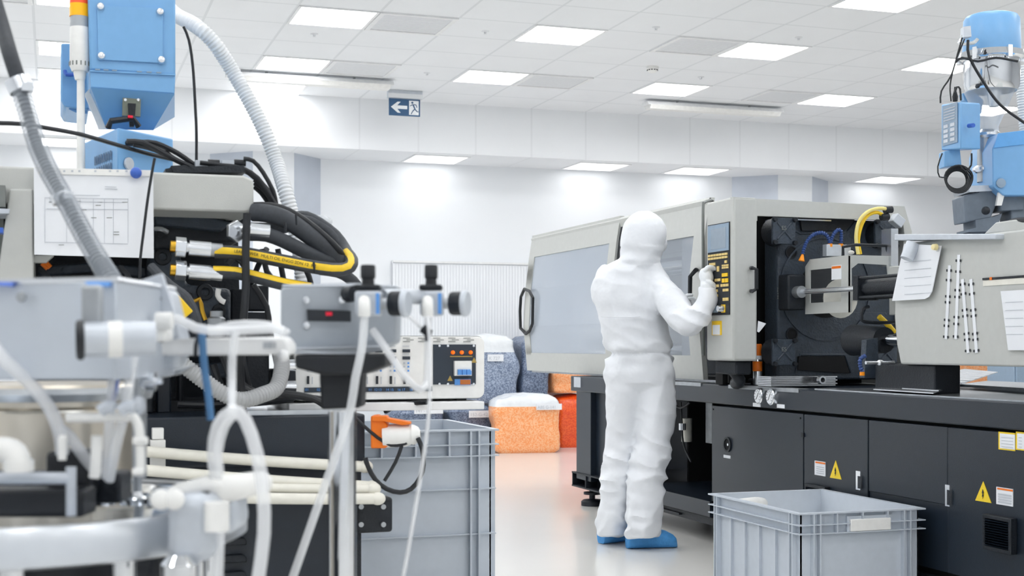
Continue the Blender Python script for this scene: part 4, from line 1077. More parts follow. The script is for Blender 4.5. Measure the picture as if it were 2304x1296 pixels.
for pts, r, m in (([(2149,208),(2153,196),(2160,200),(2162,226)],.004,M_rub), ([(2165,85),(2155,120),(2140,170),(2118,205),(2116,232)],.0035,M_rub), ([(2170,88),(2150,140),(2138,190),(2140,228)],.003,M_rub),
                  ([(2178,90),(2180,125),(2210,180),(2250,235),(2310,280)],.006,M_rub), ([(2150,140),(2165,130),(2200,138),(2240,130),(2290,138)],.005,M_rub), ([(2120,345),(2110,375),(2114,398),(2130,398)],.003,M_rub)):
    MB().tube([V(x,y,5.62) for x,y in pts], r, seg=8).build('cable', m, t)
c_ = V(2157,403,5.68)
for k in range(5):
    rr = .058-.004*k
    MB().tube([c_ + RIGHT*math.cos(a)*rr*(1+.05*math.sin(3*a+k)) + EZ*math.sin(a)*rr*(1-.04*k*.5) + FWD*.006*k for a in [i_*math.pi/12 for i_ in range(25)]], .0036, seg=6, raw=True).build('coiled_cable', M_rub, t)
MB().tube([V(x,y,5.68) for x,y in ((2160,372),(2172,385),(2185,372),(2186,345))], .004, seg=6).build('cable', M_rub, t)
MB().pd([(2168,440),(2200,432),(2213,420),(2248,418),(2252,435),(2230,490),(2173,500)], DV-.08, .16).build('mounting_throat', mat('grey_casting',(112,122,134),.5,var=.08), t, bev=.006)
MB().pd([(2176,418),(2245,416),(2258,428),(2182,432)], DV-.1, .2).build('throat_flange', M_alu, t)
MB().pd([(2195,495),(2235,488),(2255,480),(2240,520),(2180,522),(2180,516),(2196,512)], DV-.08, .16).build('throat_foot', MATS['grey_casting'], t)
MB().pd([(2252,440),(2304,440),(2304,472),(2252,474)], DV-.1, .14).build('slide_gate', MATS['grey_casting'], t, bev=.004)
MB().pd([(2186,518),(2236,518),(2236,540),(2186,540)], DV-.06, .12).build('throat_base', MATS['grey_casting'], t)
MB().pd([(2248,430),(2262,432),(2254,462),(2242,462)], DV-.14, .02).build('tag', M_white, t)
MB().ball(V(2218,474,DV-.14), .018).build('knob', M_black, t)
t = thing('material_hopper', 'blue angular material hopper at right edge, beside the vacuum loader', 'hopper', V(2290,440,5.8))
MB().pd([(2246,300),(2330,290),(2420,290),(2420,440),(2258,440),(2234,418),(2233,335)], 5.75, .3).build('hopper_body', M_blue, t, bev=.005)
MB().pd([(2246,300),(2330,290),(2420,290),(2420,312),(2236,333)], 5.745, .01).build('hopper_lid', mat('light_blue_enamel',(100,165,225),.35), t, bev=.002)
MB().pd([(2268,438),(2410,438),(2345,490),(2345,535),(2275,535),(2275,480)], 5.82, .14).build('hopper_neck', MATS['grey_casting'], t, bev=.005)
MB().lathe([(0,.006),(.02,.004),(.02,0)], V(2252,412,5.745), -FWD, 20).build('round_plug', M_paleblue, t)
t2 = MB().tube([V(2292,150,6.1),V(2300,200,6.1),V(2304,260,6.1),V(2312,330,6.1)], .026, seg=14, step=.003, corr=(.012,.002)).build('suction_hose', M_conv)
tag(t2, 'white ribbed suction hose behind the vacuum loader at the right edge', 'hose')
MB().tube([V(2255,515,5.6),V(2275,500,5.5),V(2290,496,5.4),V(2320,494,5.3)], .012, seg=10).build('power_cable', M_rub, t)

# ================================================================== LEFT INJECTION MOULDING MACHINE (end view)
YL = 3.60
def L(x, y, dy=0.): return PY(x, y, YL+dy)
N_ = thing('injection_molding_machine', 'left grey and black injection moulding machine seen from its end, with yellow-striped hydraulic hoses', 'machine', (-.3, 5.0, 0))
XLr = .80
za, zb = L(600,935).z, L(600,1048).z
MB().bb((-1.3,YL,zb),(XLr,6.4,za)).build('bed_beam', M_base, N_, bev=.006)
MB().bb((-1.28,YL+.08,.10),(XLr-.03,6.3,zb)).build('cabinet_body', M_base, N_, bev=.004)
MB().bb((XLr-.06,YL+.05,.0),(XLr+.0,YL+.12,zb)).build('corner_post', M_black, N_)
for x in (-1.2,.7):
    for y in (3.8,6.2): MB().cyl((x,y,0),(x,y,.1),.06).build('levelling_foot', M_black, N_)
a, b = L(800,1120), L(880,1195); MB().bb((a.x,YL-.02,b.z),(min(b.x,.93),YL+.03,a.z)).build('hinge_bracket', M_black, N_, bev=.008)
for x, y in ((862,1140),(862,1180),(812,1140),(812,1180)): MB().lathe([(0,.006),(.007,.006),(.007,0)], L(x,y,-.02), -EY, 12).build('bolt', M_steeld, N_)
for k, y in enumerate((1175,1213,1252,1290)):
    MB().py([(498,y),(548,y-4),(556,y+2),(556,y+14),(498,y+16)], YL+.055, .03).build('louvre', M_black, N_, bev=.004)
# tray top and clutter on the bed
MB().bb((L(560,925).x,YL+.02,za),(XLr-.02,YL+.9,za+.012)).build('bed_tray', M_lid, N_)
MB().bb((-1.25,YL+.3,za),(L(555,900).x,6.2,za+.03)).build('bed_plate', M_black, N_)
# shelf and mount under the control cabinet
zs_ = L(800,905,.15).z
MB().bb((L(648,905,.1).x,YL+.08,zs_-.022),(L(1085,905,.1).x,YL+.5,zs_)).build('cabinet_shelf', M_whitem, N_, bev=.002)
# cover
cz0, cz1 = L(300,470).z, L(300,385).z
MB().prism([Vector((L(-60,388).x,YL,cz1)), Vector((L(548,388).x,YL,cz1)), Vector((L(571,405).x,YL,L(571,405).z)), Vector((L(571,472).x,YL,cz0)), Vector((L(-60,470).x,YL,cz0))], (0,1.5,0)).build('top_cover', M_grey, N_, bev=.006)
MB().py([(22,425),(74,425),(76,640),(-8,640)], YL-.02, .5).build('side_cover', M_grey, N_, bev=.004)
MB().py([(74,575),(121,575),(104,590),(74,590)], YL, .05).build('cover_flange', M_grey, N_)
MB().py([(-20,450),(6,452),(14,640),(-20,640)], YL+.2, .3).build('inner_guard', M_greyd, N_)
MB().py([(75,500),(535,500),(545,940),(75,940)], YL+.55, .5).build('machine_core', M_black, N_)
for pts, dy in (([(85,600),(200,590),(330,600),(330,625),(200,612),(85,622)],.40), ([(345,480),(470,486),(520,500),(500,520),(350,505)],.20), ([(400,720),(520,725),(515,745),(400,742)],.25), ([(405,820),(520,815),(520,850),(405,850)],.32), ([(330,655),(345,650),(350,815),(330,815)],.38)):
    MB().py(pts, YL+dy, .06).build('core_casting', M_cast, N_, bev=.006)
for k, (x0, y0, x1, y1) in enumerate(((350,515,376,522),(90,605,120,640),(210,600,215,660),(270,600,300,640))):
    MB().tube([L(x0,y0,.18),L((x0+x1)/2,(y0+y1)/2-3,.17),L(x1,y1,.18)], .007, seg=10).build('core_pipe', M_steel if k == 0 else M_hose, N_)
for x, y in ((360,530),(430,500),(500,497),(410,760),(500,760),(500,680)): MB().lathe([(0,.012),(.009,.012),(.010,0)], L(x,y,.245 if y < 560 else .3), -EY, 6).build('hex_bolt', M_black, N_)
MB().py([(345,470),(520,470),(560,480),(540,545),(415,545),(400,560),(345,560)], YL+.25, .3).build('core_plate', M_black, N_, bev=.01)
cp = MB().py([(340,560),(400,545),(420,640),(520,650),(520,800),(400,800),(390,700),(330,640)], YL+.3, .15).build('clamp_casting', M_cast, N_, bev=.012)
for x, y, r in ((366,578,.022),(461,657,.022),(425,668,.012),(492,700,.018)):
    o = MB().lathe([(r*.5,.004),(r*.55,.012),(r,.012),(r*1.1,0)], L(x,y,.3), -EY, 24).build('boss', M_black, cp)
for x0, y0, x1, y1, dy in ((320,820,345,930,.2),(352,800,385,930,.25),(400,760,412,930,.3),(560,642,605,700,.2),(556,702,606,770,.15),(556,772,606,905,.15),(520,650,556,930,.35),(610,830,636,905,.2)):
    a, b = L(x0,y0,dy), L(x1,y1,dy); MB().bb((a.x,a.y,b.z),(b.x,a.y+.08,a.z)).build('machine_column', M_black if x0 != 352 else M_base, N_, bev=.005)
o = MB().tube([L(420,690,.1),L(448,672,.12),L(455,700,.12),L(462,720,.12)],.006).build('spring', M_brass, N_)
c_ = L(487,700,.1); MB().lathe([(0,0),(.022,0),(.024,.01),(.024,.05),(.017,.055),(.017,.07),(0,.07)], c_-EZ*.07, EZ, 24).build('filter_cup', M_steeld, N_)
MB().lathe([(.0242,.018),(.0242,.024)], c_-EZ*.07, EZ, 24).build('level_mark', M_yel, N_)
c_ = L(499,668,.05); MB().tube([L(492,650,.05),L(490,665,.05),L(498,676,.05),L(506,680,.05)],.007,seg=10).build('elbow', M_white, N_)
MB().box(L(405,690,-.3),(.055,.03,.03),rot=Matrix.Rotation(.85,3,'Y')).build('yellow_tag', M_yel, N_, bev=.003)
MB().tube([L(340,600,-.1),L(380,640,-.15),L(420,670,-.2),L(440,712,-.2),L(446,740,-.2)],.012,seg=10).build('black_hose', M_hose, N_)
for pts in ([(95,592),(108,604)],[(101,590),(113,602)]): MB().tube([L(*p,.1) for p in pts], .007, seg=8).build('orange_wire', M_or, N_)
# hex fittings
def fitting(x, y, d, k=1.0, brass=True, s_=1.0):
    p = L(x, y, d); g = thing_part('hydraulic_fitting', p)
    return g
def hexnut(c, ax, r, ln, nm, m, par, seg=6): return MB().cyl(c, c+ax*ln, r, seg=seg).build(nm, m, par, bev=.0015)
dirx = (L(500,563,-.05)-L(385,553,-.05)).normalized()
for (x, y), dx in (((383,554), dirx), ((383,607), dirx)):
    p = L(x, y, -.05); u = 3.75/F
    g = MB().cyl(p, p+dx*12*u, .015, seg=16).build('hydraulic_fitting', M_brass, N_)
    hexnut(p+dx*10*u, dx, .026, 22*u, 'hex_nut', M_steel, g)
    MB().cyl(p+dx*31*u, p+dx*42*u, .013).build('stem', M_steel, g)
    MB().cyl(p+dx*38*u, p+dx*82*u, .020).build('crimp_sleeve', M_steel, g)
    MB().cyl(p+dx*82*u, p+dx*106*u, .018).build('collar', M_steeld if y < 600 else M_steel, g)
p = L(528,521,-.02); g = MB().cyl(p, p+Vector((.006,-.012,0)), .030, seg=6).build('hydraulic_fitting', M_steel, N_, bev=.002)
MB().cyl(p+Vector((.01,-.03,0)), p+Vector((.04,-.03,.004)), .015).build('elbow', M_steel, g); MB().cyl(p+Vector((.035,-.03,.004)), p+Vector((.085,-.03,0)), .019).build('crimp_sleeve', M_steel, g)
# thick hydraulic hoses
def hose(pts, r, stripe=None, nm='hydraulic_hose', m=None, **k):
    return MB().tube([L(x,y,d) for x,y,d in pts], r, seg=24, step=.03, stripe=stripe, ref=TOCAM if stripe else None).build(nm, [m or M_hose, M_yel], N_)
HA = [(483,566,-.05),(540,569,-.06),(600,580,-.08),(660,592,-.10),(720,603,-.12),(765,607,-.12),(787,600,-.10),(791,585,-.05),(782,572,.0)]
hose(HA, .0175, stripe=(0,24))
hose([(782,572,.0),(775,558,.05),(755,530,.08),(720,503,.10),(690,488,.12),(668,488,.14)], .016)
HB = [(480,612,-.05),(530,614,-.06),(580,625,-.08),(640,640,-.10),(700,650,-.12)]
hose(HB, .0165, stripe=(330,28))
def hp_text(pts, s, start, ang, size=.011):
    return hose_text(s, size, [L(*p) for p in pts], .0175, M_dink, N_, start, ang, TOCAM, .03)
# hose printing direction follows the hose
hp_text(HA, 'LEADPOWER  MULTI OIL ENGG 2DN 12  R2', .05, 0)
hose([(570,478,.0),(600,480,-.02),(640,492,-.03),(680,518,-.03),(720,548,-.03),(750,572,-.02),(768,592,-.02)], .024)
hose([(563,526,-.04),(600,528,-.04),(640,543,-.04),(680,563,-.04),(720,580,-.03),(755,588,-.02),(782,580,-.01)], .019)
hose([(570,462,.02),(610,462,.0),(650,474,-.02),(690,498,-.03),(730,530,-.04),(765,565,-.04),(775,590,.0),(768,602,.02)], .0085, nm='control_hose', m=M_rub)
hose([(660,490,.1),(700,497,.1),(740,520,.08),(765,550,.06),(775,575,.05)], .012, nm='control_hose', m=M_hose)
hose([(720,606,.1),(760,612,.1),(785,625,.1),(800,640,.1),(810,660,.1)], .016)
for pts in ([(600,560,.2),(580,600,.25),(560,650,.3)], [(625,560,.25),(640,640,.25)], [(690,610,.2),(700,640,.2),(700,700,.2)], [(640,640,.2),(650,700,.2)], [(512,595,.1),(530,580,.1),(550,600,.1),(556,640,.1)], [(590,560,.2),(600,610,.2),(625,640,.2)],
            [(570,640,.1),(600,690,.1),(607,740,.1),(625,830,.15)]):
    hose(pts, .008, nm='control_hose', m=M_rub)
MB().tube([L(556,480,-.1),L(553,560,-.1),L(553,640,-.1),L(548,720,-.1),L(540,800,-.05),(L(545,900,0))], .010, seg=10).build('vertical_cable', M_rub, N_)
for z_ in (560,):
    for x_, y_ in ((706,602),(666,495),(641,512)): MB().tube([L(x_,y_-12,-.14),L(x_+2,y_+12,-.14)], .003, seg=6).build('cable_tie', M_black, N_)
MB().py([(563,500),(650,503),(655,520),(600,535),(565,530)], YL+.1, .06).build('hose_bracket', M_black, N_)
MB().py([(672,486),(695,488),(695,500),(672,498)], YL+.1, .03).build('hose_bracket', M_black, N_)
MB().ball(L(720,500,.12), (.035,.02,.02)).build('clear_wrap', M_film, N_)
# cables over the cover
def cab(pts, r=.0055, dy=0., nm='cable', m=None, par=N_): return MB().tube([L(x,y,dy) for x,y in pts], r, seg=8).build(nm, m or M_rub, par)
for k, pts in enumerate(([(450,366),(500,372),(545,378),(580,400),(605,435),(620,462)], [(548,357),(570,362),(592,388),(615,430),(622,462)], [(450,376),(520,376),(560,390),(590,420),(615,462)], [(571,404),(595,418),(612,440),(622,465)], [(571,412),(590,425),(610,450)], [(571,420),(588,435),(604,458)])):
    cab(pts, .006, .05+.01*k)
for k, pts in enumerate(([(285,318),(320,320),(360,340),(400,362),(440,380)], [(300,325),(345,335),(380,352),(430,376),(470,386)], [(320,320),(350,322),(400,345),(450,380)], [(372,340),(395,360),(450,384)])):
    cab(pts, .007, .08+.008*k)
o = tag(MB().tube([PD(-20,277,3.3),PD(0,277,3.3),PD(50,279,3.3),PD(100,287,3.3),PD(180,302,3.4),PD(250,322,3.5),PD(330,345,3.6),PD(400,362,3.7),PD(460,384,3.75)], .0055, seg=8).build('power_cable', M_rub), 'thin black cable crossing from the left edge past the blue hopper to the grey cover', 'cable')
MB().py([(372,380),(395,375),(548,372),(553,388),(372,388)], YL+.02, .12).build('connector_plate', M_black, N_)
MB().py([(385,373),(420,371),(430,388),(390,388)], YL+.01, .1).build('connector_block', M_black, N_)
for x0, x1 in ((440,468),(500,527)):
    a, b = L(x0,360,.06), L(x1,375,.06); MB().bb((a.x,a.y,b.z),(b.x,a.y+.04,a.z)).build('clear_connector', M_alu, N_)
    c_ = L(x1,366,.07); MB().cyl(c_, c_+Vector((.03,0,0)), .009, seg=10).build('plug', M_rub, N_)
cab([(442,372),(442,300),(440,250),(434,150),(425,90),(413,60)], .004, .3)
# paper in a sleeve
pp = [L(76,378,-.03), L(345,384,-.03), L(346,581,-.03), L(77,573,-.03)]
o = lab(MB().prism(pp, (0,.002,0)).build('hanging_sheet', M_paper, N_, smooth=False), 'large white chart in a clear sleeve')
def quadline(x0,y0,x1,y1,th=.7,m=M_ink):
    MB().prism([L(x0,y0-th,-.0315),L(x1,y1-th,-.0315),L(x1,y1+th,-.0315),L(x0,y0+th,-.0315)], (0,.0005,0)).build('print_line', m, o, smooth=False)
for a_ in ((100,445,288,448),(102,545,288,549),(160,439,225,440),(105,470,288,472),(236,420,262,421),(236,425,264,426),(110,453,280,456)): quadline(*a_)
for x in (101,150,180,210,235,255,288): MB().prism([L(x-.5,447,-.0315),L(x+.5,447,-.0315),L(x+.5,547,-.0315),L(x-.5,547,-.0315)],(0,.0005,0)).build('print_line', M_ink, o, smooth=False)
for x,y in ((110,455),(170,453),(183,472),(205,490),(240,490),(256,522),(256,528),(132,551),(218,455),(275,455),(215,462)): quadline(x,y,x+12,y,.6,M_greyd)
MB().prism([L(85,377,-.034), L(345,383,-.034), L(345,397,-.034), L(85,391,-.034)], (0,.002,0)).build('sleeve_strip', M_white, N_, smooth=False)
for x in (120,142,160,176,212,245,262,282): MB().prism([L(x,383,-.0355),L(x+5,383,-.0355),L(x+5,387,-.0355),L(x,387,-.0355)],(0,.0005,0)).build('punch_hole', M_ink, N_, smooth=False)
MB().ball(L(306,389,-.045), (.0145,.012,.0145)).build('round_magnet', M_blued, N_)
cab([(348,356),(343,382),(332,450),(322,530),(316,580),(314,640)], .0035, -.06, 'thin_wire')
# cream coolant pipes in front of the beam
for k, (x0, y0, x1, y1, l) in enumerate(((325,1016,822,1050,'cream rubber hose with rounded end, topmost of the four across the machine beam'), (325,1058,838,1095,'cream rubber hose with rounded end, second from top across the machine beam'), (420,1092,840,1100,'cream rubber hose, third from top across the machine beam'), (440,1117,850,1122,'cream rubber hose, lowest of the four across the machine beam'))):
    d = -.05-.02*k; r = .0145 if k != 2 else .012
    b = MB(); p0, p1 = L(x0,y0,d), L(x1,y1,d); b.tube([p0.lerp(p1,i/8)+EZ*(-.003*math.sin(math.pi*i/8)) for i in range(9)], r, seg=16); b.ball(p1, (.021,.019,.017)); o = b.build('coolant_hose', M_cream); tag(o, l, 'hose', 'cream hoses across the left machine beam')
for y0, y1, w_ in ((963,988,13),(990,1022,17),(1030,1052,17)):
    a, b = L(355-w_,y0,-.02), L(355+w_,y1,-.02); MB().bb((a.x,YL-.03,b.z),(b.x,YL,a.z)).build('terminal_block', M_white, N_, bev=.002)
# grey ribbed hose under the bed level, plus loose black hoses
o = MB().tube([PY(405,815,YL-.1),PY(450,850,YL-.1),PY(500,885,YL-.1),PY(545,900,YL-.1),PY(590,888,YL-.08),PY(622,872,YL-.05),PY(634,830,YL+.0),PY(632,800,YL+.05)], .020, seg=18, step=.0022, corr=(.009,.0016)).build('ribbed_hose', mat('grey_ribbed_hose',(168,170,172),.4))
tag(o, 'grey ribbed hose sagging in front of the black columns on left machine', 'hose')
for k, pts in enumerate(([(500,800),(520,850),(560,880),(640,885),(700,895),(730,912)], [(505,780),(530,850),(580,890),(650,890),(735,900)], [(480,820),(500,870),(540,900),(600,905)], [(520,810),(540,860),(570,880)], [(512,735),(540,770),(548,820),(560,870)], [(400,910),(450,912),(560,908),(660,898)])):
    cab(pts, .009, .02+.015*k, 'black_hose')
MB().py([(640,810),(665,808),(668,900),(645,905)], YL+.12, .05).build('manifold', M_black, N_, bev=.004)
for y in (822,870):
    c_ = L(640,y,.05); MB().cyl(c_, c_+Vector((.03,0,0)), .016).build('steel_union', M_steel, N_)
# things at the far left
MB().py([(-30,415),(12,417),(12,465),(-30,466)], YL-.05, .2).build('green_grey_box', M_greyd, N_)
MB().py([(-20,468),(22,470),(20,480),(-20,480)], YL-.05, .15).build('ledge', M_alu, N_)
tag(MB().py([(-30,510),(7,512),(7,524),(-30,522)], YL-.12, .05).build('blue_tape_roll', M_blued), 'small blue strip at the left edge beside the grey cover', 'tape')

# ---- white temperature control cabinet on the shelf
YC = YL+.13
def C(x, y, dy=0.): return PY(x, y, YC+dy)
t = thing('control_cabinet', 'white temperature control cabinet with meters, switches and three orange lamps, on the left machine shelf', 'control cabinet', (C(875,900).x, YC+.18, zs_))
x0, x1, z0, z1 = C(662,900).x, C(1090,900).x, zs_+.008, C(900,757).z
def rrect(xa, xb, za_, zb_, r, y, n=5):
    P = []
    for cx_, cz_, a0 in ((xb-r,zb_-r,0),(xa+r,zb_-r,90),(xa+r,za_+r,180),(xb-r,za_+r,270)):
        for i in range(n+1):
            a = math.radians(a0+90*i/n); P.append(Vector((cx_+math.cos(a)*r, y, cz_+math.sin(a)*r)))
    return P
MB().prism(rrect(x0,x1,z0,z1,.02,YC), (0,.36,0)).build('body', M_white, t, bev=.002)
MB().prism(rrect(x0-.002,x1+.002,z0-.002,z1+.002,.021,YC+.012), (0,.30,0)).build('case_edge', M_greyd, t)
for x in (x0+.05, x1-.06): MB().bb((x-.015,YC+.03,zs_),(x+.015,YC+.3,z0+.001)).build('rubber_foot', M_rub, t)
dk = MB().bb((C(974,780).x,YC-.003,C(900,866).z),(C(1070,780).x,YC,C(900,775).z)).build('switch_panel', mat('slate_panel',(44,54,66),.5), t)
def onC(xa, ya, xb, yb, nm, m, par, h=.003):
    a, b = C(xa,ya), C(xb,yb); return MB().bb((a.x,YC-.003-h,b.z),(b.x,YC-.003,a.z)).build(nm, m, par)
for x in (1018,1038,1058): MB().lathe([(0,.010),(.004,.009),(.0058,.003),(.0058,0)], C(x,793)-EY*.003, -EY, 16).build('orange_lamp', mat('orange_lamp',(255,110,20),.3,emit=.6) if x == 1018 else MATS['orange_lamp'], dk)
for x in (988,1007,1065):
    for y in (778,864): MB().lathe([(0,.002),(.0035,.002),(.004,0)], C(x,y)-EY*.003, -EY, 10).build('screw', M_steel, dk)
br = onC(1020,812,1058,845,'circuit_breaker',M_white,dk,.012); 
for k in range(3): 
    a, b = C(1026+k*10,831), C(1034+k*10,843); MB().bb((a.x,YC-.022,b.z),(b.x,YC-.015,a.z)).build('breaker_toggle', M_bluel, br)
a, b = C(1026,834), C(1057,843); MB().bb((a.x,YC-.017,b.z),(b.x,YC-.015,a.z)).build('blue_strip', M_bluel, br)
onC(1022,853,1058,866,'socket_plate',M_bluel,dk); onC(1034,854,1057,865,'socket_amber',mat('brown_amber',(190,110,50),.4),dk,.004)
for x, y in ((1012,851),(1066,810)):
    tr = MB().prism([C(x-6,y+6)-EY*.0035, C(x+6,y+6)-EY*.0035, C(x,y-6)-EY*.0035],(0,.0005,0)).build('warning_triangle', mat('brass_print',(175,150,80),.5) if x == 1012 else MATS['brass_print'], dk, smooth=False)
for xa, xb in ((1012,1062),): onC(xa,801,xb,803,'print_line',MATS['brass_print'],dk,.0005)
# front vents
for r_ in range(3):
    for k in range(12):
        x = 668+k*34+(8 if r_%2 else 0)
        if x < 1055: onC(x,760+r_*4,x+16,761.6+r_*4,'vent_slot',M_brass if 0 else M_greyd,t,.0006)
# meter modules
for k in range(8):
    x = 698+k*31-10
    if x+20 > 965: break
    for y in (786,802): onC(x,y,x+17,y+7,'display_window',MATS['slate_panel'],t,.0015)
    for y in (778,796): onC(x,y,x+15,y+1.5,'print_line',M_ink,t,.0006)
    for j, y in enumerate((815,823,832)):
        onC(x+2,y,x+6,y+4,'button',M_ink,t,.002); onC(x+11,y,x+15,y+4,'button',M_bluel,t,.002)
    onC(x+2,846,x+7,864,'rocker_switch',M_dink,t,.004); onC(x+13,848,x+15,864,'print_line',M_ink,t,.0006)
st = onC(684,872,972,880,'number_strip',MATS['slate_panel'],t,.0008)
for x, s_ in ((686,'01'),(828,'11'),(841,'12'),(850,'13'),(867,'14'),(877,'15'),(893,'16'),(903,'17'),(920,'18'),(930,'19'),(712,'02'),(738,'04'),(764,'06'),(790,'08')):
    text('strip_number', s_, .010, C(x,879.5)-EY*.0042, EX, EZ, M_bluel, st, .0003)
# ---- orange industrial socket and cables
DO = 3.62
t = thing('power_plug', 'white and orange industrial plug in socket at right corner of the left machine beam', 'plug', PD(860,1008,DO))
MB().pd([(834,936),(850,934),(872,955),(876,1002),(866,1009),(834,1009)], DO-.02, .06).build('orange_socket', M_or, t, bev=.004)
MB().pd([(836,936),(870,936),(872,941),(922,950),(924,955),(905,957),(862,948),(836,948)], DO-.03, .05).build('hinged_lid', M_or, t, bev=.002)
MB().lathe([(.030,0),(.031,.01),(.031,.06),(.028,.068),(.028,.072),(.026,.072),(.026,.078),(.028,.078),(.026,.085),(.02,.095),(.01,.1)], PD(862,982,DO), (RIGHT*1+EZ*.06).normalized(), 28).build('plug_body', M_white, t)
for pts, r in (([(940,985),(950,1010),(953,1045),(945,1075),(925,1100),(900,1108),(870,1100),(845,1080),(828,1050),(822,1030)], .0065), ([(790,930),(815,955),(850,985),(880,1002),(905,1000),(915,996)], .0045), ([(904,1003),(890,1040),(865,1082)], .005)):
    MB().tube([PD(x,y,DO-.02) for x,y in pts], r, seg=10).build('cable', M_rub, t)
tag(MB().tube([PY(868,926,YL+.3),PY(890,915,YL+.2),PY(925,908,YL+.1),PY(960,905,YL+.05)], .007, seg=8).build('power_cable', M_rub), 'short black cable running under the white control cabinet shelf', 'cable')

# ---- hopper dryer (blue) on the left machine
DH = 4.0
def Hh(x, y, d=DH): return PY(x, y, d)
t = thing('hopper_dryer', 'large blue steel hopper dryer with screwed cover plate on top of the left machine', 'hopper', Hh(300,385))
up = MB(); up.py([(196,-60),(395,-40),(395,170),(202,157)], DH, .42); up = up.build('upper_box', M_blue, t, bev=.006)
MB().py([(218,12),(366,18),(367,142),(221,134)], DH-.006, .006).build('cover_plate', M_blue, up, bev=.001)
for x, y in ((226,15),(360,27),(228,126),(363,135)): MB().lathe([(0,.012),(.009,.010),(.012,.0)], Hh(x,y,DH-.006), -EY, 18).build('round_screw', M_steel, up)
MB().py([(202,157),(395,166),(395,170),(202,161)], DH-.003, .01).build('hinge_seam', M_greyd if 0 else M_blue, up)
for x in (214,233,252,308,330,352): MB().py([(x,154+.05*(x-200)),(x+11,154.5+.05*(x-200)),(x+11,157+.05*(x-200)),(x,156.5+.05*(x-200))], DH-.006, .004).build('hinge_knuckle', M_paleblue, up)
lo = MB(); lo.py([(202,160),(395,168),(393,211),(204,197)], DH+.002, .41); lo.build('collar_band', M_blue, t, bev=.003)
fn = MB(); top = [Hh(204,197),Hh(393,211),Hh(393,211,DH+.41),Hh(204,197,DH+.41)]; bot = [Hh(240,291,DH+.1),Hh(345,293,DH+.1),Hh(345,292,DH+.3),Hh(240,290,DH+.3)]
top[2].z = top[1].z; top[3].z = top[0].z
fn.loft([top, bot]); fn = fn.build('hopper_cone', M_blue, t)
lt = MB().py([(276,219),(317,221),(316,262),(275,260)], DH+.02, .02).build('latch_plate', mat('latch_steel',(120,125,115),.4,.7), fn)
MB().py([(288,232),(306,233),(302,284),(292,284)], DH+.0, .02).build('latch_lever', M_black, lt)
for x in (282,311): MB().lathe([(0,.004),(.004,.004),(.004,0)], Hh(x,225,DH+.02), -EY, 10).build('rivet', M_steel, lt)
MB().tube([Hh(243,288,DH-.02),Hh(250,272,DH-.03),Hh(300,266,DH-.03),Hh(312,285,DH-.02)], .009, seg=8, raw=True).build('black_handle', M_rub, t)
MB().py([(288,259),(299,260),(299,265),(288,264)], DH-.05, .02).build('red_clip', M_red, t)  # clip shares the display's glowing red, though it is no lamp
MB().py([(190,212),(203,197),(240,290),(222,290)], DH+.1, .01).build('white_gusset', M_white, t)
bx = MB(); bx.py([(137,97),(200,97),(200,247),(145,240),(137,226)], DH+.35, .3); bx = bx.build('side_box', M_blue, t, bev=.005)
MB().py([(155,235),(196,240),(196,256),(172,254),(155,246)], DH+.37, .1).build('side_box_foot', M_blue, bx)
MB().tube([Hh(146,160,DH+.34),Hh(150,168,DH+.33),Hh(165,168,DH+.33)], .006, seg=8).build('box_latch', M_blued, bx)
zt_, zb_ = Hh(265,287,3.9).z, Hh(265,392,3.9).z
A_, B_, C_ = Hh(188,298,4.22), Hh(265,287,3.9), Hh(390,305,4.06)
D_ = A_+C_-B_
for q in (A_,B_,C_,D_): q.z = zb_
lb = MB().prism([A_,B_,C_,D_], (0,0,zt_-zb_)).build('blower_box', M_blue, t, bev=.005)
def fc(P0, P1, u, v, off=.003):
    n_ = Vector(((P1-P0).y, -(P1-P0).x, 0)).normalized(); return P0.lerp(P1,u)+EZ*((zt_-zb_)*(1-v))+n_*off
for r_ in range(2):
    for k in range(8): MB().prism([fc(A_,B_,.36+k*.065,.44+r_*.26),fc(A_,B_,.39+k*.065,.44+r_*.26),fc(A_,B_,.39+k*.065,.64+r_*.26),fc(A_,B_,.36+k*.065,.64+r_*.26)], (0,-.001,0)).build('vent_slot', M_signb, lb, smooth=False)
nB = Vector(((C_-B_).y,-(C_-B_).x,0)).normalized()
MB().lathe([(0,.006),(.017,.005),(.018,0)], fc(B_,C_,.17,.74), nB, 24).build('round_plate', M_alu, lb)
MB().tube([fc(B_,C_,.17,.30,.0),fc(B_,C_,.17,.30,.03),fc(B_,C_,.45,.36,.035),fc(B_,C_,.72,.36,.03),fc(B_,C_,.76,.36,0)], .010, seg=8).build('box_handle', M_rub, lb)
sw = MB().prism([fc(B_,C_,.82,.30,.0),fc(B_,C_,.94,.32,.0),fc(B_,C_,.94,.5,.0),fc(B_,C_,.82,.48,.0)], nB*.012).build('switch', M_white, lb, bev=.001)
MB().lathe([(0,.02),(.008,.02),(.010,0)], fc(B_,C_,.9,.78), nB, 16).build('black_knob', M_rub, lb)
MB().lathe([(0,.01),(.007,.01),(.008,0)], fc(B_,C_,.74,.32), nB, 16).build('white_button', M_white, lb)
# rear white ribbed hose from the hopper
o = MB().tube([PD(380,18,4.75),PD(400,36,4.55),PD(440,58,4.4),PD(480,95,4.4),PD(520,155,4.45),PD(560,225,4.45),PD(595,295,4.45),PD(622,365,4.45),PD(642,430,4.4),PD(658,490,4.4),PD(672,560,4.4),PD(680,620,4.4),PD(684,680,4.4),PD(690,870,4.3)], .0235, seg=20, step=.0028, corr=(.0115,.0018)).build('conveying_hose', M_conv)
tag(o, 'thick white ribbed conveying hose arching down from the blue hopper behind black hoses', 'hose')
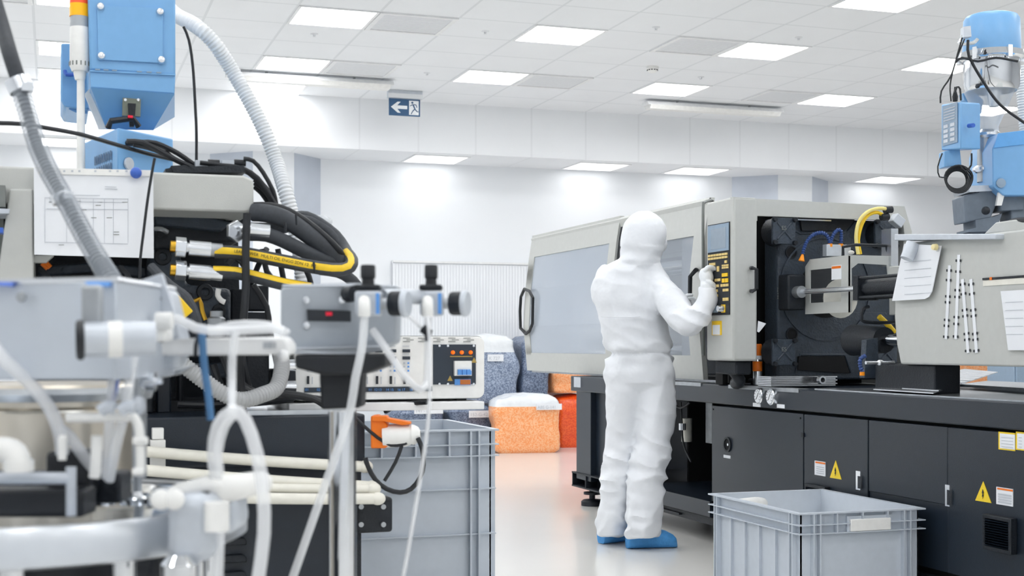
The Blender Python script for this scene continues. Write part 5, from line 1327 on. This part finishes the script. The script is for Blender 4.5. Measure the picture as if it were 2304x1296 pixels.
# signal tower
t = thing('signal_tower', 'grey stack light with red and amber lenses on a slim white pole before blue hopper', 'signal light', PD(181,385,3.85))
def lt_(nm, x, rows, m, d=3.85, seg=28):
    k = d/F; base = PD(x, rows[-1][0], d); return MB().lathe([(hw*k, (rows[-1][0]-y)*k) for y, hw in rows[::-1]], base, EZ, seg).build(nm, m, t)
lt_('pole', 182, [(160,8.5),(390,9.5)], M_white)
lt_('pole_socket', 180, [(150,15),(166,14),(180,11),(180,0)], M_white)
hs = lt_('housing', 180, [(62,21),(66,22),(150,22.5),(161,18),(161,0)], M_white)
for k in range(10):
    a = math.radians(-110+k*24)+TH*0; r = 22.6*3.85/F; p = PD(180,145,3.85)+Vector((math.sin(a+TH)*r*1, -math.cos(a+TH)*r, 0)); MB().box(p, (.003,.003,.012), a).build('slot', M_greyd, hs)
lt_('ribbed_lens', 179, [(38,20),(44,21),(50,20),(56,21),(62,20.5)], M_clearlens)
lt_('amber_lens', 178, [(10,21),(16,20.5),(22,21),(30,20.5),(38,21)], M_amber)
lt_('red_lens', 178, [(-26,21),(-10,21),(0,20.5),(10,21)], M_redlens)

# ================================================================== FOREGROUND: vibratory bowl feeder, sheet metal hopper, sensor post
def G(x, y, d): return PD(x, y, d)
# --- bowl feeder
DB = 1.62; cB = G(38,1143,DB)
t = thing('bowl_feeder', 'large round polished steel vibratory bowl feeder in the blurred left foreground', 'bowl feeder', (cB.x, cB.y, 0))
Rb = .262
MB().lathe([(0,.0),(Rb*.9,.0),(Rb*.93,.004),(Rb,.006),(Rb+.004,.002),(Rb+.004,-.030),(Rb-.006,-.033),(Rb*.7,-.034),(0,-.034)], cB, EZ, 72).build('steel_plate', mat('mirror_plate',(188,196,206),.06,1.,var=.05,scale=8), t)
MB().lathe([(Rb*.975,.0065),(Rb*.985,.010),(Rb+.004,.010),(Rb+.008,.004),(Rb+.008,-.031),(Rb+.003,-.034),(Rb-.01,-.035)], cB, EZ, 72).build('rim_band', mat('satin_rim',(214,218,223),.28,.8,var=.03), t)
MB().lathe([(0,-.0345),(Rb*.72,-.0345),(Rb*.72,-.30),(Rb*.8,-.32),(Rb*.8,-cB.z),(0,-cB.z)], cB, EZ, 48).build('drive_base', M_black, t)
for k in range(12):
    a = k*math.pi/6; p = cB + Vector((math.cos(a), math.sin(a), 0))*Rb*.86
    MB().cyl(p-EZ*.10, p-EZ*.034, .014, seg=16).build('spring_bolt', M_chrome, t)
for k, (x, y, l) in enumerate(((230,1128,.03),(360,1112,.02),(60,1110,.03),(380,1090,.02),(300,1160,.02))):
    p = G(x,y,DB); p.z = cB.z+.004
    MB().lathe([(0,.016),(.010,.016),(.012,.010),(.016,.008),(.016,0)], p, EZ, 18).build('clamp_bolt', M_chrome, t)
p = G(120,1100,1.58); MB().box((p.x,p.y,cB.z+.03),(.17,.05,.035),-TH).build('black_slide', M_black, t, bev=.004)
p = G(20,1098,1.5); MB().box((p.x,p.y,cB.z+.022),(.18,.05,.030),-TH).build('black_slide', M_rub, t, bev=.004)
p = G(170,1068,1.55); MB().box((p.x,p.y,cB.z+.05),(.05,.06,.05),-TH).build('slide_block', M_rub, t, bev=.006)
p0, p1 = G(-20,1077,1.45), G(160,1076,1.45); MB().cyl(p0, p1, .0065).build('slide_rod', M_alu, t); MB().cyl(p1+EZ*.012, p1-EZ*.04, .0055).build('rod_post', M_alu, t)
q = MB(); q.pd([(375,1118),(470,1112),(480,1240),(465,1270),(385,1268),(372,1240)], 1.42, .07); q.build('vibrator_housing', M_alu, t, bev=.012)
q = MB(); q.pd([(465,1120),(530,1108),(540,1180),(520,1205),(470,1200)], 1.5, .06); q.build('side_bracket', M_alu, t, bev=.008)
MB().pd([(370,1098),(440,1080),(490,1078),(498,1110),(370,1128)], 1.46, .05).build('outlet_block', M_white, t, bev=.008)
for x in (362,392): MB().ball(G(x,1124,1.41), .011).build('ball_knob', M_white, t)
p = G(488,1130,1.42); MB().cyl(p, p-EZ*.03, .013).build('white_fitting', M_white, t); MB().cyl(G(455,1130,1.45), G(470,1130,1.45), .012).build('dark_fitting', M_black, t)
p = G(405,1290,1.42); MB().lathe([(0,0),(.02,0),(.02,.02),(.012,.03),(0,.03)], p-EZ*.01, EZ, 20).build('foot_nut', M_chrome, t)
MB().tube([G(470,1100,1.48),G(520,1098,1.5),G(560,1090,1.55),G(590,1086,1.6)], lambda f: .016-.003*f, seg=14).build('outlet_chute', M_white, t)
# --- stainless drum and sheet metal hopper behind the bowl
t = thing('steel_drum', 'brownish stainless steel drum standing behind the round bowl plate, left foreground', 'drum', (G(120,900,1.9).x, G(120,900,1.9).y, 0))
cD = G(110,862,1.95)
MB().lathe([(0,0),(.135,0),(.140,-.004),(.140,-.012),(.128,-.016),(.128,-.030),(.132,-.034),(.128,-.038),(.126,-.14),(.126,-cD.z),(0,-cD.z)], cD, EZ, 56).build('drum_shell', mat('warm_stainless',(214,206,192),.28,.85,var=.15,scale=6), t)
MB().lathe([(.143,-.004),(.146,-.012),(.143,-.022),(.14,-.022)], cD, EZ, 56).build('clamp_band', M_steeld, t)
for x in (200,66,245): p = G(x,1040,1.74); MB().lathe([(0,.006),(.006,.005),(.007,0)], p, -FWD, 12).build('rivet', M_steeld, t)
q = MB(); q.pd([(298,850),(395,828),(440,820),(400,842),(332,856),(318,900),(318,1080),(300,1080)], 1.8, .03); q.build('side_bracket', M_steeld, t, bev=.003)
t = thing('sheet_hopper', 'open dull steel sheet hopper box with side spout at far left foreground', 'hopper', G(120,850,1.55))
q = MB(); A = [G(-60,640,1.50), G(262,634,1.42), G(262,855,1.42), G(-60,855,1.50)]
q.prism(A, FWD*.004); q.prism([A[1], A[1]+FWD*.24, A[2]+FWD*.24, A[2]], -RIGHT*.004); q.prism([A[0]+FWD*.24, A[1]+FWD*.24, A[2]+FWD*.24, A[3]+FWD*.24], FWD*.004); q.prism([A[3],A[2],A[2]+FWD*.24,A[3]+FWD*.24], EZ*.003)
q.build('sheet_body', mat('zinc_sheet',(198,205,214),.4,.3,var=.06,scale=9), t, bev=.002)
q = MB(); q.tube([A[0]+EZ*.002, A[1]+EZ*.002, A[1]+FWD*.24+EZ*.002], .0035, seg=8, raw=True); q.build('folded_rim', M_steel, t)
for xa, xb in ((-30,32),(190,250)):
    MB().prism([G(xa,634,1.43 if xa > 0 else 1.48), G(xb,634,1.42 if xa > 0 else 1.47), G(xb-6,645,1.415 if xa > 0 else 1.465), G(xa+6,641,1.425 if xa > 0 else 1.475)], FWD*.012).build('blue_tape', M_blued if xa < 0 else M_bluel, t)
p = G(48,668,1.46); MB().lathe([(0,.004),(.005,.003),(.006,0)], p, -FWD, 12).build('dark_rivet', M_steeld, t)
ax = (RIGHT*1+FWD*.35+EZ*.02).normalized()
p = G(178,765,1.38); MB().cyl(p, p+ax*.075, .0178, seg=32).build('round_spout', M_alu, t)
MB().lathe([(.0182,0),(.0205,.002),(.0205,.006),(.0182,.008)], p-ax*.003, ax, 36).build('spout_gasket', M_rub, t)
MB().cyl(p+ax*.028, p+ax*.042, .0188, seg=32).build('spout_collar', M_white, t)
p = G(208,690,1.40); MB().box(p,(.022,.010,.045),-TH).build('dark_latch', M_steeld, t, bev=.004)
# --- bracket plate with yellow sensor
t = thing('sensor_bracket', 'bent grey metal bracket with a yellow inductive sensor, between hopper box and white arm', 'bracket', G(340,850,1.6))
q = MB(); q.pd([(255,640),(300,636),(365,615),(376,650),(392,700),(405,760),(300,760),(300,720),(345,720),(340,668),(310,660),(262,668)], 1.60, .006); q.build('plate', M_alu, t, bev=.001)
q = MB(); q.pd([(330,650),(380,650),(412,780),(395,830),(320,840),(322,740),(345,735)], 1.62, .05); q.build('lower_block', M_alu, t, bev=.006)
q = MB(); q.pd([(262,664),(330,664),(352,698),(340,708),(268,712)], 1.61, .04); q.build('sensor_housing', M_black, t, bev=.004)
MB().pd([(265,670),(322,670),(320,692),(270,695)], 1.595, .015).build('yellow_face', mat('pale_yellow',(240,214,120),.5), t, bev=.002)
for x, y in ((350,672),(362,758),(348,712)): MB().lathe([(0,.006),(.006,.005),(.007,0)], G(x,y,1.60), -FWD, 12).build('screw', M_black, t)
MB().pd([(318,742),(372,738),(372,768),(322,770)], 1.55, .04).build('white_valve', M_white, t, bev=.004)
MB().cyl(G(352,722,1.55), G(388,722,1.55), .010).build('tube_fitting', M_white, t)
MB().pd([(322,714),(330,712),(332,725),(324,726)], 1.55, .01).build('blue_ring', M_bluel, t)
q = MB(); q.cyl(G(330,858,1.55), G(350,858,1.55), .011); q.cyl(G(325,872,1.55),G(335,846,1.55),.008); q.cyl(G(345,858,1.55),G(365,856,1.55),.004); q.build('wing_screw', M_steel, t)
pq = G(309,850,1.72); MB().cyl((pq.x,pq.y,0),(pq.x,pq.y,pq.z),.006).build('support_leg', M_steeld, t)
# --- white arm
t = thing('support_arm', 'white square aluminium arm reaching right toward the grey sensor box', 'arm', G(480,800,1.62))
MB().prism([G(340,768,1.60),G(402,762,1.60),G(640,757,1.66),G(652,775,1.66),G(652,798,1.66),G(340,800,1.60)], FWD*.05).build('square_bar', M_whitem, t, bev=.004)
MB().ball(G(638,800,1.655), .007).build('end_screw', M_whitem, t)
MB().pd([(592,770),(610,770),(610,784),(592,784)], 1.62, .04).build('dark_slot', M_steeld, t)
MB().tube([G(448,752,1.60),G(441,775,1.59),G(440,800,1.60)], .0025, seg=6).build('cable_tie', M_black, t)
tag(MB().tube([G(458,738,1.585),G(455,760,1.583),G(460,830,1.60),G(468,880,1.60),G(474,945,1.60)], .0045, seg=8).build('blue_strap', mat('blue_strap',(80,125,170),.6)), 'thin blue cord hanging from the white arm in front of the dark beam', 'cord')
# --- clear and white air tubes, each a thing
GT = 'translucent air tubes in the foreground'
def atube(pts, r, l, m=None, nm='air_tube', step=.02):
    return tag(MB().tube([G(*p) for p in pts], r, seg=14, step=step).build(nm, m or M_tube), l, 'tube', GT)
atube([(365,726,1.57),(400,718,1.56),(440,738,1.56),(500,745,1.56),(560,742,1.57),(610,740,1.58),(640,748,1.58)], .0055, 'clear air tube lying along the top of the white arm')
atube([(470,748,1.60),(520,732,1.60),(580,730,1.60),(620,736,1.60),(648,752,1.60)], .005, 'clear air tube looping just above the white arm end')
atube([(310,735,1.52),(285,742,1.50),(268,775,1.49),(255,850,1.49),(248,930,1.49),(244,1000,1.49),(240,1075,1.5)], .0056, 'thick white tube curving down from the white valve, left of the blue cord', M_tube)
atube([(345,738,1.50),(318,750,1.49),(300,800,1.48),(290,870,1.48),(280,930,1.48),(262,1000,1.48),(246,1080,1.5)], .0056, 'thick white tube curving down from the white valve, right of the blue cord', M_tube)
atube([(318,742,1.505),(285,770,1.495),(268,830,1.49),(256,900,1.49),(248,925,1.49)], .0024, 'thin blue cord between the two thick white tubes', M_blued, 'air_tube')
atube([(-20,770,1.45),(10,812,1.45),(60,855,1.47),(110,915,1.48),(135,975,1.49),(140,1020,1.5)], .0072, 'clear tube running diagonally down from the far left edge')
atube([(135,965,1.52),(160,985,1.52),(190,1030,1.52),(225,1068,1.52)], .0065, 'short clear tube diagonal just above the black slide blocks')
atube([(530,745,1.56),(523,800,1.56),(522,860,1.56),(522,925,1.5)], .0048, 'clear vertical tube dropping from the white arm to the tall loop')
atube([(486,1075,1.48),(480,1020,1.45),(490,960,1.42),(522,925,1.40),(552,945,1.40),(578,1020,1.40),(592,1110,1.40),(594,1200,1.40),(580,1310,1.40)], .0068, 'thick clear tube making a tall loop beside the bowl, in front of cream hoses')
atube([(497,1080,1.50),(490,1020,1.48),(505,960,1.46),(524,935,1.44)], .005, 'thinner clear tube inside the tall loop')
atube([(494,1140,1.44),(494,1200,1.44),(490,1310,1.44)], .0055, 'clear vertical tube hanging below the white fitting at bowl rim')
# handle with tees
t = thing('tube_manifold', 'white tube manifold with tees and clamps in front of the steel drum', 'manifold', G(230,1080,1.46))
MB().tube([G(150,940,1.46),G(200,940,1.46),G(290,938,1.46),G(305,945,1.46),G(314,975,1.46),G(316,1065,1.46)], .0052, seg=12).build('white_rail', M_white, t)
for x0, y0, x1, y1 in ((300,992,332,992),(300,1062,322,1062),(135,988,150,988),(140,985,140,1035)): MB().cyl(G(x0,y0,1.455), G(x1,y1,1.455), .0045, seg=12).build('tee_branch', M_white, t)
for x in (240,285): MB().tube([G(x-14,925,1.44),G(x,915,1.44),G(x+18,918,1.44)], .007, seg=10).build('tube_clamp', M_alu, t)
q = MB(); q.pd([(285,895),(310,890),(318,930),(280,940)], 1.5, .03); q.build('clamp_block', M_alu, t, bev=.006)
MB().tube([G(218,980,1.47),G(216,1040,1.47),G(212,1075,1.47)], .006, seg=10).build('white_rod', M_white, t)
t = thing('white_elbow', 'thick white plastic elbow fitting at left edge above the black slide', 'pipe fitting', G(30,1065,1.4))
MB().tube([G(-40,1015,1.42),G(0,1012,1.42),G(25,1015,1.42),G(38,1030,1.42),G(40,1062,1.42)], .0135, seg=20, step=.006).build('elbow', M_white, t)
MB().cyl(G(42,1035,1.42), G(42,1060,1.42), .0155, seg=20).build('elbow_collar', M_white, t)
# --- ribbed suction hose coming down from the upper left
t = thing('suction_hose', 'black and ribbed clear suction hose slanting down from the top left corner', 'hose', G(240,620,2.0))
hp = [(-25,-40,2.3),(5,60,2.25),(25,130,2.2),(45,190,2.2)]
MB().tube([G(*p) for p in hp], .0125, seg=16).build('black_pipe', M_hose, t)
MB().cyl(G(38,178,2.2), G(50,205,2.2), .020).build('hose_clamp', M_steel, t); MB().box(G(62,196,2.18),(.018,.014,.014)).build('clamp_screw', M_steel, t)
hp = [(44,190,2.2),(62,255,2.18),(85,330,2.15),(115,395,2.1),(150,455,2.05),(190,530,2.0),(225,590,1.95),(262,650,1.9)]
MB().tube([G(*p) for p in hp], .0145, seg=16, step=.003, corr=(.009,.0012)).build('ribbed_sleeve', M_mesh, t)
MB().tube([G(*p) for p in hp], .0085, seg=12).build('inner_pipe', M_hose, t)
MB().cyl(G(136,436,2.07), G(144,452,2.07), .0175).build('hose_clamp', M_steel, t); MB().box(G(155,440,2.05),(.014,.012,.010)).build('clamp_screw', M_steel, t)
# --- sensor post
DP = 1.95
t = thing('sensor_post', 'polished steel post carrying grey metal box with dark red-lit display, centre left foreground', 'post', (G(770,900,DP+.06).x, G(770,900,DP+.06).y, 0))
pc = G(770,925,DP+.05)
MB().lathe([(.0205,0),(.0205,pc.z-.02),(0,pc.z-.02)], (pc.x,pc.y,.02), EZ, 40).build('steel_pole', M_chrome, t)
MB().lathe([(0,0),(.16,0),(.16,.012),(.03,.02),(.03,.05),(0,.05)], (pc.x,pc.y,0), EZ, 40).build('foot_plate', M_steel, t)
q = MB(); q.pd([(718,830),(816,828),(812,918),(722,922)], DP+.02, .065); q.build('pole_holder', M_rub, t, bev=.004)
q = MB(); q.pd([(662,798),(868,796),(866,825),(820,842),(730,845),(664,828)], DP-.01, .14); q.build('mount_plate', M_rub, t, bev=.004)
q = MB(); q.prism([G(631,646,DP),G(800,640,DP),G(893,645,DP+.06),G(889,770,DP+.06),G(855,788,DP+.03),G(655,790,DP),G(631,778,DP)], FWD*.10); bxx = q.build('metal_box', mat('grey_box_metal',(176,183,191),.45,.25,var=.06,scale=12), t, bev=.004)
MB().prism([G(648,781,DP-.012),G(800,780,DP-.012),G(868,776,DP+.02),G(862,790,DP+.02),G(800,797,DP-.012),G(650,797,DP-.012)], FWD*.1).build('lower_lip', M_alu, t, bev=.003)
MB().prism([G(634,640,DP+.002),G(798,636,DP+.002),G(893,642,DP+.06),G(893,648,DP+.06),G(798,644,DP+.002),G(634,647,DP+.002)], FWD*.1).build('top_lip', M_alu, t, bev=.002)
dsp = MB().pd([(690,696),(788,699),(788,724),(692,722)], DP-.006, .01).build('display', M_dink, bxx, bev=.001)
MB().pd([(733,702),(747,702),(747,710),(733,710)], DP-.008, .003).build('red_digit', M_red, dsp)
for x, y in ((690,676),(690,732),(770,675)): MB().lathe([(0,.005),(.005,.004),(.005,0)], G(x,y,DP), -FWD, 12).build('screw', M_steel, bxx)
# --- pressure regulators
for k, (cx_, d, l) in enumerate(((828,DP-.05,'pressure regulator with black knob and side gauge mounted on the grey metal box corner'), (970,DP+.05,'pressure regulator with black knob standing free to the right, above white cabinet'))):
    t = thing('pressure_regulator', l, 'regulator', G(cx_,712,d), 0, 'air pressure regulators')
    u = d/F
    def LT(nm, rows, m, x=cx_): return MB().lathe([(hw*u, (rows[-1][0]-y)*u) for y, hw in rows[::-1]], G(x, rows[-1][0], d), EZ, 28).build(nm, m, t, smooth=True)
    s_ = 1.0 if k == 0 else .88
    LT('adjusting_knob', [(596,0),(596,15*s_),(600,17*s_),(625,17*s_),(628,14*s_),(642,15*s_)], M_rub)
    MB().box(G(cx_,647,d),(58*u*s_,.035,12*u),-TH).build('knob_collar', M_black, t, bev=.003)
    MB().box(G(cx_+2,683,d),(58*u*s_,.038,56*u),-TH).build('body', M_alu, t, bev=.004)
    MB().box(G(cx_+22*s_,683,d-.021),(8*u,.004,46*u),-TH).build('blue_stripe', M_bluel, t)
    p = G(cx_+(50 if k == 0 else 44),683,d)
    axg = (RIGHT*1-FWD*.25).normalized()
    MB().cyl(G(cx_+30*s_,683,d), p, .008).build('gauge_stem', M_brass if 0 else M_steeld, t)
    MB().lathe([(0,0),(.016,0),(.0175,.003),(.0175,.018),(.018,.020)], p, axg, 28).build('gauge_case', M_black, t)
    MB().lathe([(.0175,.018),(.0195,.019),(.0195,.024),(.017,.027),(0,.027)], p, axg, 28).build('gauge_glass', M_film if 0 else M_alu, t)
    MB().tube([G(cx_-8,676,d-.022),G(cx_-8,690,d-.035),G(cx_-8,712,d-.035)], .0085, seg=12, step=.004).build('white_elbow', M_white, t)
MB().cyl(G(800,660,DP-.02),G(783,662,DP+.0),.012).build('regulator_mount', M_black, bxx)
p0, p1 = G(860,668,DP-.03), G(945,668,DP+.04); tag(MB().cyl(p0,p1,.011).build('regulator_coupling', M_alu), 'short grey coupling joining the two pressure regulators', 'pipe fitting')
atube([(820,712,DP-.085),(815,780,DP-.09),(800,850,DP-.09),(787,930,DP-.07),(760,1010,DP-.07),(725,1110,DP-.07),(690,1210,DP-.07),(655,1310,DP-.07)], .0058, 'long clear tube hanging from first regulator and sweeping left past the steel pole')
atube([(838,742,DP-.04),(865,780,DP-.05),(900,832,DP-.05),(925,862,DP-.04),(945,877,DP-.02),(958,866,DP-.0),(962,840,DP+.01),(963,715,DP+.02)], .0052, 'white tube running diagonally in a U from the grey box to the second regulator', M_tube)
atube([(962,712,DP-.0),(966,760,DP-.02),(968,860,DP-.03),(962,960,DP-.03),(945,1080,DP-.03),(925,1200,DP-.03),(905,1310,DP-.03)], .0028, 'thin clear tube hanging from second regulator across the grey bin')
atube([(885,690,DP-.0),(920,712,DP+.0),(945,735,DP+.0),(958,745,DP+.01)], .0025, 'very thin tube from the first gauge to the black tee')
q = MB(); q.cyl(G(950,738,DP), G(968,752,DP), .0065, seg=12); q.cyl(G(964,745,DP), G(961,768,DP), .006, .0035, seg=12); tag(q.build('tube_tee', M_black), 'small black tube tee hanging below the second regulator', 'pipe fitting')
